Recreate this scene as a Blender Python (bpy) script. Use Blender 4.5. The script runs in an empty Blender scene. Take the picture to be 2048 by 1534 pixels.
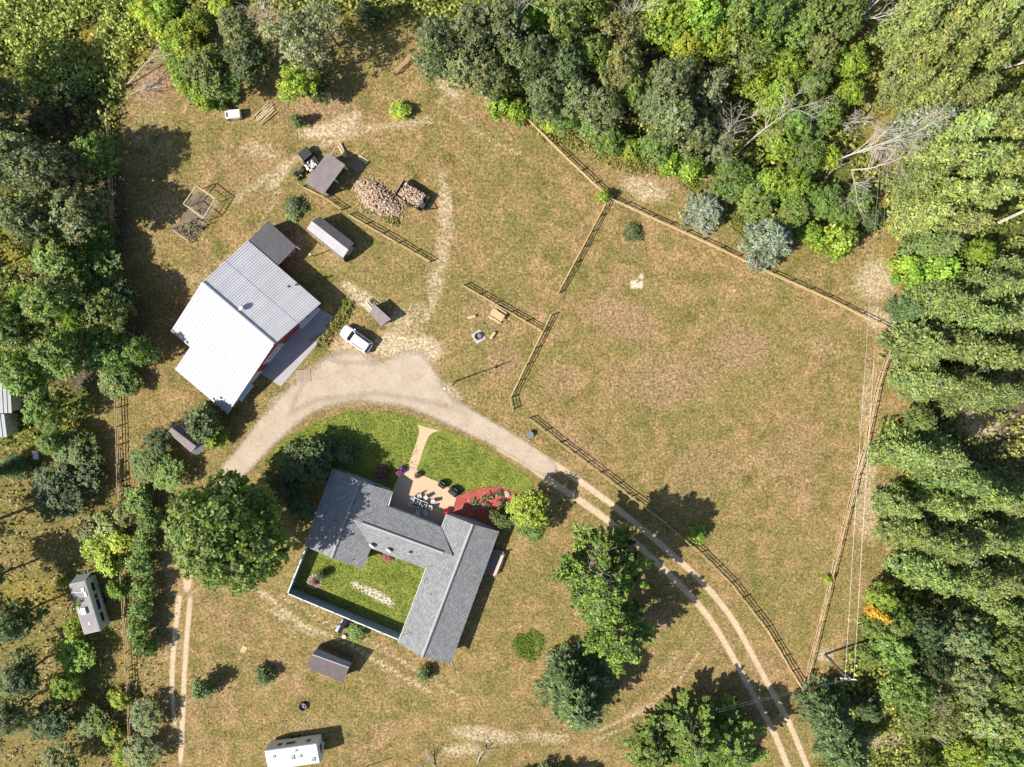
import bpy, math, random
import numpy as np
from mathutils import Vector, Matrix, Euler

# ------------------------------------------------------------------ camera, sky, sun, exposure
scene = bpy.context.scene
C = scene.collection
H = 95.0                      # metres above the ground
F = 1365.3                    # focal length in pixels of the 2048 px wide photograph
T = math.radians(5.31)        # tilt away from straight down
cam_d = bpy.data.cameras.new('camera'); cam = bpy.data.objects.new('camera', cam_d); C.objects.link(cam)
cam_d.sensor_width = 36.0; cam_d.lens = 24.0; cam_d.clip_start = 0.5; cam_d.clip_end = 6000
cam.location = (0, 0, H); cam.rotation_euler = (-T, 0, 0)
scene.camera = cam

SUN_EL, SUN_AZ = math.radians(43), math.radians(200)      # direction TOWARDS the sun (math angle in XY)
world = bpy.data.worlds.new('World'); scene.world = world; world.use_nodes = True
wn = world.node_tree; bg = wn.nodes['Background']
sky = wn.nodes.new('ShaderNodeTexSky'); sky.sky_type = 'NISHITA'; sky.sun_disc = False
sky.sun_elevation = SUN_EL; sky.sun_rotation = math.radians(90) - SUN_AZ
wn.links.new(sky.outputs[0], bg.inputs[0]); bg.inputs[1].default_value = 0.09
sd = bpy.data.lights.new('sun', 'SUN'); sd.energy = 5.0; sd.angle = math.radians(0.53); sd.color = (1.0, 0.95, 0.87)
sun = bpy.data.objects.new('sun', sd); C.objects.link(sun)
sv = Vector((math.cos(SUN_EL)*math.cos(SUN_AZ), math.cos(SUN_EL)*math.sin(SUN_AZ), math.sin(SUN_EL)))
sun.rotation_euler = sv.to_track_quat('Z', 'Y').to_euler(); sun.location = (-60, -20, 80)
scene.view_settings.view_transform = 'Standard'; scene.view_settings.look = 'None'
scene.view_settings.exposure = 0.72; scene.view_settings.gamma = 1.0
scene.view_settings.use_curve_mapping = False

rng = np.random.default_rng(7); random.seed(7)

# ------------------------------------------------------------------ survey: a pixel of the photograph -> metres on the ground (or at height z)
def P(px, py, z=0.0):
    dx, dy, dz = (px - 1024) / F, -(py - 767) / F, -1.0
    y = dy * math.cos(T) + dz * math.sin(T)
    zz = -dy * math.sin(T) + dz * math.cos(T)
    s = (z - H) / zz
    return Vector((dx * s, y * s, z))
def PP(pts, z=0.0):
    return [P(a, b, z) for a, b in pts]

# ------------------------------------------------------------------ helpers
def link(name, me, mat=None, parent=None, loc=(0, 0, 0), rot=(0, 0, 0)):
    o = bpy.data.objects.new(name, me); C.objects.link(o)
    if mat is not None and me is not None and len(me.materials) == 0: me.materials.append(mat)
    o.location = loc; o.rotation_euler = rot
    if parent is not None: o.parent = parent
    return o
def tag(o, label=None, cat=None, group=None, kind=None):
    if label: o['label'] = label
    if cat: o['category'] = cat
    if group: o['group'] = group
    if kind: o['kind'] = kind
    return o
def thing(name, label, cat, loc=(0, 0, 0), rotz=0.0, group=None):
    o = bpy.data.objects.new(name, None); C.objects.link(o)
    o.location = loc; o.rotation_euler = (0, 0, rotz); o.empty_display_size = 0.3
    return tag(o, label, cat, group)
def copy_tree(o, parent=None):
    c = o.copy(); C.objects.link(c)
    if parent is not None: c.parent = parent
    for ch in list(o.children): copy_tree(ch, c)
    return c

class MB:
    def __init__(s): s.v = []; s.f = []; s.uv = {}
    def add(s, vs, fs):
        n = len(s.v); s.v += [tuple(v) for v in vs]; s.f += [tuple(i + n for i in f) for f in fs]; return s
    def box(s, c, d, rz=0.0):
        cx, cy, cz = c; hx, hy, hz = d[0]/2, d[1]/2, d[2]/2; co, si = math.cos(rz), math.sin(rz)
        vs = []
        for sz in (-1, 1):
            for sx, sy in ((-1, -1), (1, -1), (1, 1), (-1, 1)):
                x, y = sx*hx, sy*hy; vs.append((cx + x*co - y*si, cy + x*si + y*co, cz + sz*hz))
        return s.add(vs, [(3,2,1,0),(4,5,6,7),(0,1,5,4),(1,2,6,5),(2,3,7,6),(3,0,4,7)])
    def beam(s, a, b, w, h=None):
        h = h or w; a = Vector(a); b = Vector(b); d = (b - a).normalized()
        up = Vector((0, 0, 1)) if abs(d.z) < 0.95 else Vector((1, 0, 0))
        r = d.cross(up).normalized(); u = r.cross(d)
        vs = []
        for p in (a, b):
            for i, j in ((-1, -1), (1, -1), (1, 1), (-1, 1)): vs.append(p + r*(i*w/2) + u*(j*h/2))
        return s.add(vs, [(3,2,1,0),(4,5,6,7),(0,1,5,4),(1,2,6,5),(2,3,7,6),(3,0,4,7)])
    def tube(s, pts, rad, n=6, cap=True):
        pts = [Vector(p) for p in pts]; base = len(s.v); k = len(pts)
        if not hasattr(rad, '__len__'): rad = [rad]*k
        for i, p in enumerate(pts):
            d = (pts[min(i+1, k-1)] - pts[max(i-1, 0)]).normalized()
            up = Vector((0, 0, 1)) if abs(d.z) < 0.9 else Vector((1, 0, 0))
            r = d.cross(up).normalized(); u = r.cross(d)
            for j in range(n):
                a = 2*math.pi*j/n; s.v.append(tuple(p + (r*math.cos(a) + u*math.sin(a))*rad[i]))
        for i in range(k-1):
            for j in range(n):
                a = base+i*n+j; b = base+i*n+(j+1) % n; s.f.append((a, b, b+n, a+n))
        if cap:
            s.f.append(tuple(base+j for j in range(n))[::-1]); s.f.append(tuple(base+(k-1)*n+j for j in range(n)))
        return s
    def cyl(s, c, r, h, n=12, r2=None):
        r2 = r if r2 is None else r2; c = Vector(c); b = len(s.v)
        for z, rr in ((0, r), (h, r2)):
            for j in range(n):
                a = 2*math.pi*j/n; s.v.append((c.x+rr*math.cos(a), c.y+rr*math.sin(a), c.z+z))
        for j in range(n): s.f.append((b+j, b+(j+1) % n, b+n+(j+1) % n, b+n+j))
        s.f.append(tuple(b+j for j in range(n))[::-1]); s.f.append(tuple(b+n+j for j in range(n))); return s
    def ring(s, c, r0, r1, h, n=20):
        b = len(s.v)
        for z in (0, h):
            for rr in (r0, r1):
                for j in range(n):
                    a = 2*math.pi*j/n; s.v.append((c[0]+rr*math.cos(a), c[1]+rr*math.sin(a), c[2]+z))
        for j in range(n):
            k = (j+1) % n
            s.f += [(b+n+j, b+n+k, b+3*n+k, b+3*n+j), (b+k, b+j, b+2*n+j, b+2*n+k), (b+2*n+j, b+3*n+j, b+3*n+k, b+2*n+k)]
        return s
    def slab(s, poly, t, uvdir=None):          # poly: 3D points, thickness t downwards
        n = len(poly); b = len(s.v); poly = [Vector(p) for p in poly]
        nz = (poly[1]-poly[0]).cross(poly[2]-poly[0])
        if nz.z < 0: poly = poly[::-1]
        s.v += [tuple(p) for p in poly] + [(p.x, p.y, p.z - t) for p in poly]
        s.f.append(tuple(range(b, b+n))); s.f.append(tuple(range(b+n, b+2*n))[::-1])
        for i in range(n):
            j = (i+1) % n; s.f.append((b+i, b+n+i, b+n+j, b+j))
        if uvdir is not None:
            o, e, u = uvdir
            for k in range(b, b+2*n):
                p = Vector(s.v[k]) - o; s.uv[k] = (p.dot(e), p.dot(u))
        return s
    def rock(s, c, r, sq=0.6, n=7):
        b = len(s.v); k = random.random()*6
        for iz, (z, rr) in enumerate(((0, .85), (.5, 1.0), (.9, .6))):
            for j in range(n):
                a = 2*math.pi*j/n + k; q = rr*r*random.uniform(.8, 1.15); s.v.append((c[0]+q*math.cos(a), c[1]+q*math.sin(a), c[2]+z*r*sq))
        for i in range(2):
            for j in range(n): s.f.append((b+i*n+j, b+i*n+(j+1) % n, b+(i+1)*n+(j+1) % n, b+(i+1)*n+j))
        s.f.append(tuple(b+2*n+j for j in range(n))); return s
    def mesh(s, name, org=(0, 0, 0), smooth=False):
        me = bpy.data.meshes.new(name); o = Vector(org)
        me.from_pydata([(v[0]-o.x, v[1]-o.y, v[2]-o.z) for v in s.v], [], s.f)
        if s.uv:
            ul = me.uv_layers.new(name='UVMap')
            for l in me.loops: ul.data[l.index].uv = s.uv.get(l.vertex_index, (0, 0))
        if smooth:
            for p in me.polygons: p.use_smooth = True
        me.update(); return me
    def obj(s, name, mat, parent=None, org=(0, 0, 0), smooth=False):
        return link(name, s.mesh(name, org, smooth), mat, parent)

def fast_mesh(name, V, nper, col=None, smooth=False):
    """V: (k*nper,3) vertices, faces of nper consecutive vertices"""
    V = np.ascontiguousarray(V, dtype=np.float32); n = len(V); k = n // nper
    me = bpy.data.meshes.new(name); me.vertices.add(n); me.vertices.foreach_set('co', V.ravel())
    me.loops.add(n); me.loops.foreach_set('vertex_index', np.arange(n, dtype=np.int32))
    me.polygons.add(k); me.polygons.foreach_set('loop_start', np.arange(0, n, nper, dtype=np.int32))
    me.polygons.foreach_set('loop_total', np.full(k, nper, dtype=np.int32))
    if col is not None:
        a = me.attributes.new('tone', 'FLOAT_COLOR', 'POINT'); c4 = np.ones((n, 4), dtype=np.float32); c4[:, :3] = col
        a.data.foreach_set('color', c4.ravel())
    me.update(calc_edges=True); return me

# ------------------------------------------------------------------ materials
def new_mat(name):
    m = bpy.data.materials.new(name); m.use_nodes = True; nt = m.node_tree
    b = nt.nodes['Principled BSDF']; return m, nt, b
def N(nt, t, **kw):
    n = nt.nodes.new(t)
    for k, v in kw.items(): setattr(n, k, v)
    return n
def noise(nt, scale, detail=4, rough=.55, vec=None, dist=0.0):
    n = N(nt, 'ShaderNodeTexNoise'); n.inputs['Scale'].default_value = scale; n.inputs['Detail'].default_value = detail
    n.inputs['Roughness'].default_value = rough; n.inputs['Distortion'].default_value = dist
    if vec is not None: nt.links.new(vec, n.inputs['Vector'])
    return n.outputs['Fac']
def ramp(nt, fac, stops):
    r = N(nt, 'ShaderNodeValToRGB'); e = r.color_ramp.elements
    while len(e) > 1: e.remove(e[0])
    e[0].position = stops[0][0]; e[0].color = (*stops[0][1], 1) if len(stops[0][1]) == 3 else stops[0][1]
    for p, c in stops[1:]:
        x = e.new(p); x.color = (*c, 1)
    nt.links.new(fac, r.inputs[0]); return r.outputs[0]
def mix(nt, fac, a, b, mode='MIX'):
    m = N(nt, 'ShaderNodeMix', data_type='RGBA', blend_type=mode)
    for sock, v in ((m.inputs[0], fac), (m.inputs[6], a), (m.inputs[7], b)):
        if hasattr(v, 'links'): nt.links.new(v, sock)
        elif isinstance(v, (int, float)): sock.default_value = v
        else: sock.default_value = (*v, 1)
    return m.outputs[2]
def math_(nt, op, a, b=0.0, c=None, clamp=False):
    m = N(nt, 'ShaderNodeMath', operation=op, use_clamp=clamp)
    for i, v in enumerate((a, b, c)):
        if v is None: continue
        if hasattr(v, 'links'): nt.links.new(v, m.inputs[i])
        else: m.inputs[i].default_value = v
    return m.outputs[0]
def sstep(nt, x, lo, hi):
    m = N(nt, 'ShaderNodeMapRange', interpolation_type='SMOOTHSTEP'); nt.links.new(x, m.inputs[0])
    m.inputs[1].default_value = lo; m.inputs[2].default_value = hi; return m.outputs[0]
def bump(nt, b, h, strength, dist):
    n = N(nt, 'ShaderNodeBump'); n.inputs['Strength'].default_value = strength; n.inputs['Distance'].default_value = dist
    nt.links.new(h, n.inputs['Height']); nt.links.new(n.outputs[0], b.inputs['Normal'])
def objco(nt):
    return N(nt, 'ShaderNodeTexCoord').outputs['Object']
def geoco(nt):
    return N(nt, 'ShaderNodeNewGeometry').outputs['Position']
def simple(name, col, rough=.7, var=.25, scale=6.0, metal=0.0, bmp=0.0, spec=None, col2=None):
    m, nt, b = new_mat(name); co = objco(nt)
    f = noise(nt, scale, 5, .6, co)
    c2 = col2 or tuple(min(1, c*(1+var)) for c in col); c1 = tuple(c*(1-var) for c in col)
    c = ramp(nt, f, [(.25, c1), (.5, col), (.75, c2)])
    nt.links.new(c, b.inputs['Base Color']); b.inputs['Roughness'].default_value = rough; b.inputs['Metallic'].default_value = metal
    if spec is not None: b.inputs['Specular IOR Level'].default_value = spec
    if bmp: bump(nt, b, noise(nt, scale*6, 4, .6, co), .5, bmp)
    return m

M = {}
M['white_paint'] = simple('white_paint', (.60, .60, .585), .5, .08, 2)
M['offwhite'] = simple('offwhite', (.62, .61, .57), .5, .08, 2)
M['cream'] = simple('cream', (.55, .53, .45), .5, .1, 2)
M['red_siding'] = simple('red_siding', (.30, .045, .045), .6, .15, 1.5)
M['red_bright'] = simple('red_bright', (.5, .06, .06), .5, .1, 1.5)
M['house_wall'] = simple('house_wall', (.33, .37, .42), .6, .1, 1.5)
M['blue_fence'] = simple('blue_fence', (.26, .31, .39), .6, .12, 1.2, bmp=.004)
M['trim_dark'] = simple('trim_dark', (.05, .05, .055), .5, .2, 3)
M['black_cloth'] = simple('black_cloth', (.018, .019, .022), .6, .3, 3, bmp=.01)
M['grey_metal'] = simple('grey_metal', (.22, .24, .26), .4, .15, 2, metal=.4)
M['galv'] = simple('galv', (.5, .52, .54), .35, .1, 3, metal=.7)
M['steel_dark'] = simple('steel_dark', (.035, .03, .03), .5, .4, 5, metal=.3)
M['dark_shingle'] = simple('dark_shingle', (.085, .08, .085), .85, .22, 1.6, bmp=.01)
M['brown_shingle'] = simple('brown_shingle', (.10, .078, .08), .85, .25, 1.3, bmp=.01)
M['rust_shed'] = simple('rust_shed', (.17, .14, .14), .8, .25, 1.1, bmp=.01)
M['pale_slope'] = simple('pale_slope', (.31, .295, .30), .7, .12, .9, bmp=.004)
M['wood_new'] = simple('wood_new', (.50, .36, .18), .7, .15, 4)
M['wood_pale'] = simple('wood_pale', (.52, .40, .22), .75, .18, 4)
M['wood_rail'] = simple('wood_rail', (.43, .30, .16), .8, .25, 2.5)
M['wood_grey'] = simple('wood_grey', (.30, .25, .20), .85, .25, 3)
M['wood_dark'] = simple('wood_dark', (.09, .06, .045), .85, .3, 3)
M['deck'] = simple('deck', (.20, .16, .15), .8, .15, 3)
M['deck_rail'] = simple('deck_rail', (.5, .38, .34), .8, .15, 3)
M['pole_wood'] = simple('pole_wood', (.13, .10, .08), .85, .25, 3)
M['bark'] = simple('bark', (.13, .11, .09), .9, .35, 3, bmp=.03)
M['birch'] = simple('birch', (.45, .41, .34), .8, .3, 3, bmp=.01)
M['deadwood'] = simple('deadwood', (.42, .37, .31), .85, .25, 2)
M['log_end'] = simple('log_end', (.44, .31, .21), .85, .6, 3.2, col2=(.70, .56, .43))
M['concrete'] = simple('concrete', (.45, .40, .33), .85, .1, 1.2, bmp=.003)
M['pad'] = simple('pad', (.42, .40, .36), .85, .18, 2.5, bmp=.01)
M['apron'] = simple('apron', (.34, .32, .32), .85, .08, .6, bmp=.002)
M['patio'] = simple('patio', (.50, .35, .22), .8, .06, .7, bmp=.002)
M['mulch'] = simple('mulch', (.50, .075, .055), .9, .35, 9, bmp=.03)
M['ash'] = simple('ash', (.20, .19, .18), .95, .6, 8, bmp=.03)
M['rubber'] = simple('rubber', (.02, .02, .02), .8, .2, 4)
M['rv_roof_dirty'] = simple('rv_roof_dirty', (.26, .235, .23), .8, .2, 1.1)
M['rv_wall'] = simple('rv_wall', (.44, .45, .42), .5, .08, 1.2)
M['cream_wall'] = simple('cream_wall', (.5, .5, .47), .5, .06, 1)
M['sand'] = simple('sand', (.55, .47, .33), .9, .15, 3, bmp=.02)
M['stone'] = simple('stone', (.36, .33, .29), .85, .3, 4, bmp=.01)
M['pink'] = simple('pink', (.55, .16, .22), .7, .4, 9)
M['purple'] = simple('purple', (.25, .07, .35), .7, .4, 9)
M['red_flower'] = simple('red_flower', (.55, .02, .03), .7, .3, 9)
M['terracotta'] = simple('terracotta', (.25, .16, .12), .8, .1, 3)
M['brick_pad'] = simple('brick_pad', (.33, .25, .19), .85, .25, 4, bmp=.01)
M['tarp'] = simple('tarp', (.06, .13, .12), .5, .3, 4)
M['grey_wicker'] = simple('grey_wicker', (.42, .43, .48), .7, .12, 6)
m, nt, b = new_mat('glass'); b.inputs['Base Color'].default_value = (.015, .018, .022, 1); b.inputs['Roughness'].default_value = .08; M['glass'] = m
m, nt, b = new_mat('car_paint'); b.inputs['Base Color'].default_value = (.78, .79, .80, 1); b.inputs['Roughness'].default_value = .25; b.inputs['Coat Weight'].default_value = .6; M['car_paint'] = m
m, nt, b = new_mat('lamp_red'); b.inputs['Base Color'].default_value = (.3, .01, .01, 1); b.inputs['Roughness'].default_value = .3; M['lamp_red'] = m
m, nt, b = new_mat('lens'); b.inputs['Base Color'].default_value = (.5, .52, .55, 1); b.inputs['Roughness'].default_value = .15; M['lens'] = m

def metal_roof(name, col, rough):
    m, nt, b = new_mat(name); co = objco(nt)
    f = noise(nt, .35, 4, .6, co); g = noise(nt, 7, 3, .6, co)
    c = ramp(nt, f, [(.3, tuple(x*.88 for x in col)), (.7, col)])
    c = mix(nt, math_(nt, 'MULTIPLY', sstep(nt, g, .66, .74), .35), c, (.30, .26, .22))
    nt.links.new(c, b.inputs['Base Color']); b.inputs['Roughness'].default_value = rough; b.inputs['Metallic'].default_value = 0.0
    return m
M['roof_metal'] = metal_roof('roof_metal', (.60, .585, .59), .45)
M['roof_toned'] = metal_roof('roof_toned', (.42, .425, .435), .6)  # same sheeting; sun glare on the garage slope is countered in this colour

def shingle(name, c0, c1, dark):
    m, nt, b = new_mat(name); uv = N(nt, 'ShaderNodeTexCoord').outputs['UV']
    br = N(nt, 'ShaderNodeTexBrick'); br.inputs['Scale'].default_value = 1.0
    br.inputs['Brick Width'].default_value = .42; br.inputs['Row Height'].default_value = .19; br.inputs['Mortar Size'].default_value = .035
    br.inputs['Mortar Smooth'].default_value = .3; br.inputs['Bias'].default_value = 0.0
    br.inputs['Color1'].default_value = (*c0, 1); br.inputs['Color2'].default_value = (*c1, 1); br.inputs['Mortar'].default_value = (*dark, 1)
    nt.links.new(uv, br.inputs['Vector'])
    g = noise(nt, 9, 3, .7, uv); big = noise(nt, .35, 4, .6, uv)
    c = mix(nt, .75, br.outputs['Color'], ramp(nt, g, [(.3, (.55,)*3), (.7, (1.35,)*3)]), 'MULTIPLY')
    c = mix(nt, .8, c, ramp(nt, big, [(.3, (.85,)*3), (.7, (1.12,)*3)]), 'MULTIPLY')
    nt.links.new(c, b.inputs['Base Color']); b.inputs['Roughness'].default_value = .9
    bump(nt, b, math_(nt, 'ADD', br.outputs['Fac'], math_(nt, 'MULTIPLY', g, -.6)), .6, -.02)
    return m
M['shingle'] = shingle('shingle', (.36, .36, .36), (.23, .23, .23), (.10, .10, .10))
M['ridge_cap'] = simple('ridge_cap', (.30, .30, .30), .9, .15, 5)

# leaves: colour comes from the object colour and a per-leaf tone
def leaf_mat(name, transl=.3, rough=.55):
    m, nt, b = new_mat(name); oi = N(nt, 'ShaderNodeObjectInfo'); at = N(nt, 'ShaderNodeAttribute', attribute_name='tone')
    c = mix(nt, 1.0, oi.outputs['Color'], at.outputs['Color'], 'MULTIPLY')
    hs = N(nt, 'ShaderNodeHueSaturation'); nt.links.new(c, hs.inputs['Color'])
    nt.links.new(math_(nt, 'ADD', math_(nt, 'MULTIPLY', oi.outputs['Random'], .018), .490), hs.inputs['Hue'])
    nt.links.new(math_(nt, 'ADD', math_(nt, 'MULTIPLY', oi.outputs['Random'], .3), .85), hs.inputs['Value'])
    nt.links.new(hs.outputs[0], b.inputs['Base Color']); b.inputs['Roughness'].default_value = rough
    b.inputs['Specular IOR Level'].default_value = .35
    tr = N(nt, 'ShaderNodeBsdfTranslucent'); nt.links.new(mix(nt, 1.0, hs.outputs[0], (1.1, 1.25, .5), 'MULTIPLY'), tr.inputs[0])
    ms = N(nt, 'ShaderNodeMixShader'); ms.inputs[0].default_value = transl
    nt.links.new(b.outputs[0], ms.inputs[1]); nt.links.new(tr.outputs[0], ms.inputs[2])
    nt.links.new(ms.outputs[0], nt.nodes['Material Output'].inputs[0]); return m
M['leaf'] = leaf_mat('leaf'); M['needle'] = leaf_mat('needle', .15, .6)
def tone_mat(name, transl=.2):
    m, nt, b = new_mat(name); at = N(nt, 'ShaderNodeAttribute', attribute_name='tone')
    nt.links.new(at.outputs['Color'], b.inputs['Base Color']); b.inputs['Roughness'].default_value = .7; b.inputs['Specular IOR Level'].default_value = .2
    tr = N(nt, 'ShaderNodeBsdfTranslucent'); nt.links.new(at.outputs['Color'], tr.inputs[0])
    ms = N(nt, 'ShaderNodeMixShader'); ms.inputs[0].default_value = transl
    nt.links.new(b.outputs[0], ms.inputs[1]); nt.links.new(tr.outputs[0], ms.inputs[2])
    nt.links.new(ms.outputs[0], nt.nodes['Material Output'].inputs[0]); return m
M['blade'] = tone_mat('blade')

# ------------------------------------------------------------------ ground, one sheet to the horizon, worn and green areas as attributes
def axis(lo, hi, step, far):
    a = list(np.arange(lo, hi + .01, step)); s = step
    x = hi
    while x < far: s *= 1.6; x += s; a.append(x)
    s = step; x = lo
    while x > -far: s *= 1.6; x -= s; a.insert(0, x)
    return np.array(a)
gx = axis(-78, 78, .5, 2500); gy = axis(-80, 62, .5, 2500)
GX, GY = np.meshgrid(gx, gy); nx, ny = len(gx), len(gy)
L = {k: np.zeros_like(GX) for k in ('green', 'bare', 'rust', 'weed', 'litter', 'gold')}
def blob(layer, px, py, rx, ry=None, ang=0, s=1.0, soft=.55):
    p = P(px, py); ry = ry or rx; rx /= 14.3; ry /= 14.3; a = math.radians(-ang)
    dx, dy = GX - p.x, GY - p.y; u = (dx*math.cos(a) + dy*math.sin(a))/rx; v = (-dx*math.sin(a) + dy*math.cos(a))/ry
    d = np.sqrt(u*u + v*v); w = np.clip((1.15 - d)/soft, 0, 1); w = w*w*(3-2*w)*s
    L[layer] = np.maximum(L[layer], w)
def seg_dist(pts, X, Y):
    D = np.full_like(X, 1e9)
    for a, b in zip(pts[:-1], pts[1:]):
        ax, ay, bx, by = a[0], a[1], b[0], b[1]; l2 = (bx-ax)**2 + (by-ay)**2 + 1e-9
        t = np.clip(((X-ax)*(bx-ax) + (Y-ay)*(by-ay))/l2, 0, 1); D = np.minimum(D, np.hypot(X-ax-t*(bx-ax), Y-ay-t*(by-ay)))
    return D
def inside(poly, X, Y):
    r = np.zeros(X.shape, bool); n = len(poly)
    for i in range(n):
        x1, y1 = poly[i][0], poly[i][1]; x2, y2 = poly[(i+1) % n][0], poly[(i+1) % n][1]
        c = ((y1 > Y) != (y2 > Y)) & (X < (x2-x1)*(Y-y1)/(y2-y1+1e-12) + x1); r ^= c
    return r
def stroke(layer, pts, w, s=1.0, soft=.6):
    D = seg_dist(PP(pts), GX, GY)/(w/14.3/2); q = np.clip((1.3 - D)/soft, 0, 1)
    L[layer] = np.maximum(L[layer], q*q*(3-2*q)*s)
def area(layer, pts, soft=25, s=1.0):
    poly = PP(pts); D = seg_dist(poly + [poly[0]], GX, GY); ins = inside(poly, GX, GY)
    sd_ = np.where(ins, D, -D)/(soft/14.3); q = np.clip(sd_*.5 + .5, 0, 1); L[layer] = np.maximum(L[layer], q*q*(3-2*q)*s)

WEED_AREAS = [
    [(-300, -200), (430, -200), (400, 70), (330, 60), (290, 130), (250, 150), (235, 300), (225, 620), (170, 900), (-300, 900)],
    [(430, -200), (1000, -200), (990, 60), (1000, 190), (860, 110), (850, 40), (500, 20), (400, 30)],
    [(1000, -200), (1750, -200), (1710, 120), (1740, 260), (1770, 420), (1740, 470), (1640, 500), (1560, 470), (1500, 440), (1440, 370), (1340, 330), (1250, 310), (1180, 260), (1080, 235), (1020, 220), (930, 150)],
    [(1750, -200), (2400, -200), (2400, 1800), (1600, 1800), (1640, 1450), (1680, 1340), (1720, 1230), (1800, 1120), (1790, 980), (1830, 860), (1830, 620), (1800, 560), (1820, 480), (1780, 380), (1800, 240), (1720, 160)],
    [(-300, 900), (180, 900), (330, 1000), (320, 1330), (330, 1600), (-300, 1800)]]
for a_ in WEED_AREAS[:4]: area('weed', a_, 40, .9)
area('weed', WEED_AREAS[4], 60, .42)
for a_ in ((160, 420, 120, 150), (150, 650, 170, 150), (90, 220, 130, 90)): blob('litter', *a_, s=.8)
area('litter', [(1080, 60), (1450, 60), (1500, 330), (1250, 260)], 60, .8); area('litter', [(1850, 600), (2300, 600), (2300, 1250), (1850, 1250)], 60, .8)
for a_ in ((840, 700, 60, 40, 0, .85), (700, 700, 60, 30, 10, .6), (880, 790, 60, 40, 20, .7), (560, 810, 40, 30, -30, .5), (790, 690, 60, 40, 0, .8), (600, 770, 40, 40, 0, .4), (800, 640, 40, 30, 0, .6), (730, 600, 45, 22, 20, .7), (700, 575, 25, 14, 30, .8), (830, 640, 40, 60, 0, .4),
           (890, 420, 22, 70, 0, .6), (885, 500, 20, 60, 0, .55), (870, 570, 25, 50, 0, .5), (900, 180, 50, 22, 40, .6), (660, 260, 90, 20, -8, .75), (690, 240, 50, 18, -20, .6),
           (520, 300, 70, 20, 10, .45), (560, 350, 60, 16, -50, .6), (1290, 380, 70, 30, 20, .6), (1380, 340, 60, 25, 20, .5), (1750, 560, 60, 60, 0, .6), (1760, 640, 60, 30, 20, .6),
           (1740, 800, 30, 120, 0, .4), (1740, 1020, 50, 100, 0, .5), (1730, 940, 40, 60, 0, .5), (1640, 690, 60, 30, 30, .3),
           (970, 1470, 110, 26, 8, .6), (1090, 1475, 80, 22, 5, .5), (920, 1500, 60, 20, 0, .6), (1340, 1330, 60, 16, -60, .35), (1290, 1420, 60, 14, -20, .55),
           (530, 1190, 30, 12, 30, .6), (560, 1230, 40, 12, 30, .6), (610, 1260, 60, 14, 20, .5), (1650, 1310, 30, 26, 0, .6), (1770, 1480, 60, 30, 0, .5), (1960, 850, 60, 50, 0, .6), (1960, 170, 50, 30, 0, .4),
           (350, 1290, 40, 60, 0, .3), (300, 250, 50, 120, 0, .25), (330, 420, 60, 50, 0, .3), (380, 560, 90, 30, 10, .35), (1000, 650, 60, 60, 0, .25), (620, 1450, 90, 30, 0, .25)):
    blob('bare', *a_[:5], s=a_[5], soft=.8)
for a_ in ((1250, 640, 120, 60, 20, .6), (1330, 760, 160, 90, 0, .5), (1480, 700, 110, 70, 0, .55), (1600, 900, 80, 120, 0, .45), (1120, 760, 60, 60, 0, .5), (1010, 720, 50, 60, 0, .5), (1400, 950, 120, 80, 0, .4),
           (960, 620, 60, 40, 0, .4), (500, 330, 120, 60, 0, .4), (430, 520, 60, 80, 0, .35), (640, 215, 120, 30, 0, .6), (300, 170, 50, 60, 0, .7), (1450, 1280, 60, 60, 0, .4),
           (1150, 890, 120, 20, 38, .6), (1300, 1240, 70, 40, 0, .6), (470, 1250, 70, 60, 0, .4), (640, 1190, 60, 60, 0, .3), (840, 1250, 70, 40, 0, .45), (1540, 1330, 50, 70, 0, .4),
           (270, 1350, 40, 80, 0, .4), (300, 1250, 60, 90, 0, .3), (1330, 350, 110, 50, 20, .5), (960, 240, 60, 60, 40, .3), (1740, 1480, 70, 50, 0, .6), (740, 560, 60, 60, 0, .3)):
    blob('rust', *a_[:5], s=a_[5], soft=.9)
for a_ in ((690, 620, 22, 60, 25, .8), (660, 560, 30, 40, 0, .45), (440, 500, 26, 30, 0, .6), (640, 700, 18, 40, 30, .6), (1150, 560, 60, 60, 0, .45), (1060, 330, 120, 120, 0, .35), (1040, 470, 90, 70, 0, .35),
           (1250, 420, 60, 60, 0, .3), (930, 740, 60, 80, 0, .4), (1010, 590, 50, 26, 20, .5), (960, 560, 120, 50, 0, .3), (1110, 700, 20, 40, 25, .5), (600, 350, 22, 40, -40, .5), (600, 420, 50, 30, 0, .4),
           (1640, 520, 80, 40, 0, .3), (1430, 430, 90, 60, 20, .2), (1520, 1180, 80, 70, 0, .4), (1450, 1100, 120, 60, 0, .3), (1050, 1290, 36, 38, 0, 1.0), (975, 1385, 18, 12, 0, .8), (910, 1420, 16, 8, 0, .5),
           (1090, 1170, 60, 60, 0, .4), (1010, 1190, 40, 80, 0, .35), (690, 1450, 100, 50, 0, .3), (820, 1400, 120, 60, 0, .3), (1150, 1050, 70, 30, 10, .35), (1240, 1470, 60, 40, 0, .3), (700, 1275, 60, 30, 0, .5),
           (520, 440, 60, 60, 0, .3), (770, 430, 50, 14, 30, .6), (840, 330, 90, 50, 0, .3), (560, 780, 26, 40, 40, .5), (550, 1200, 60, 60, 0, .25), (760, 30, 150, 60, 0, .4)):
    blob('green', *a_[:5], s=a_[5], soft=.9)
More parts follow.
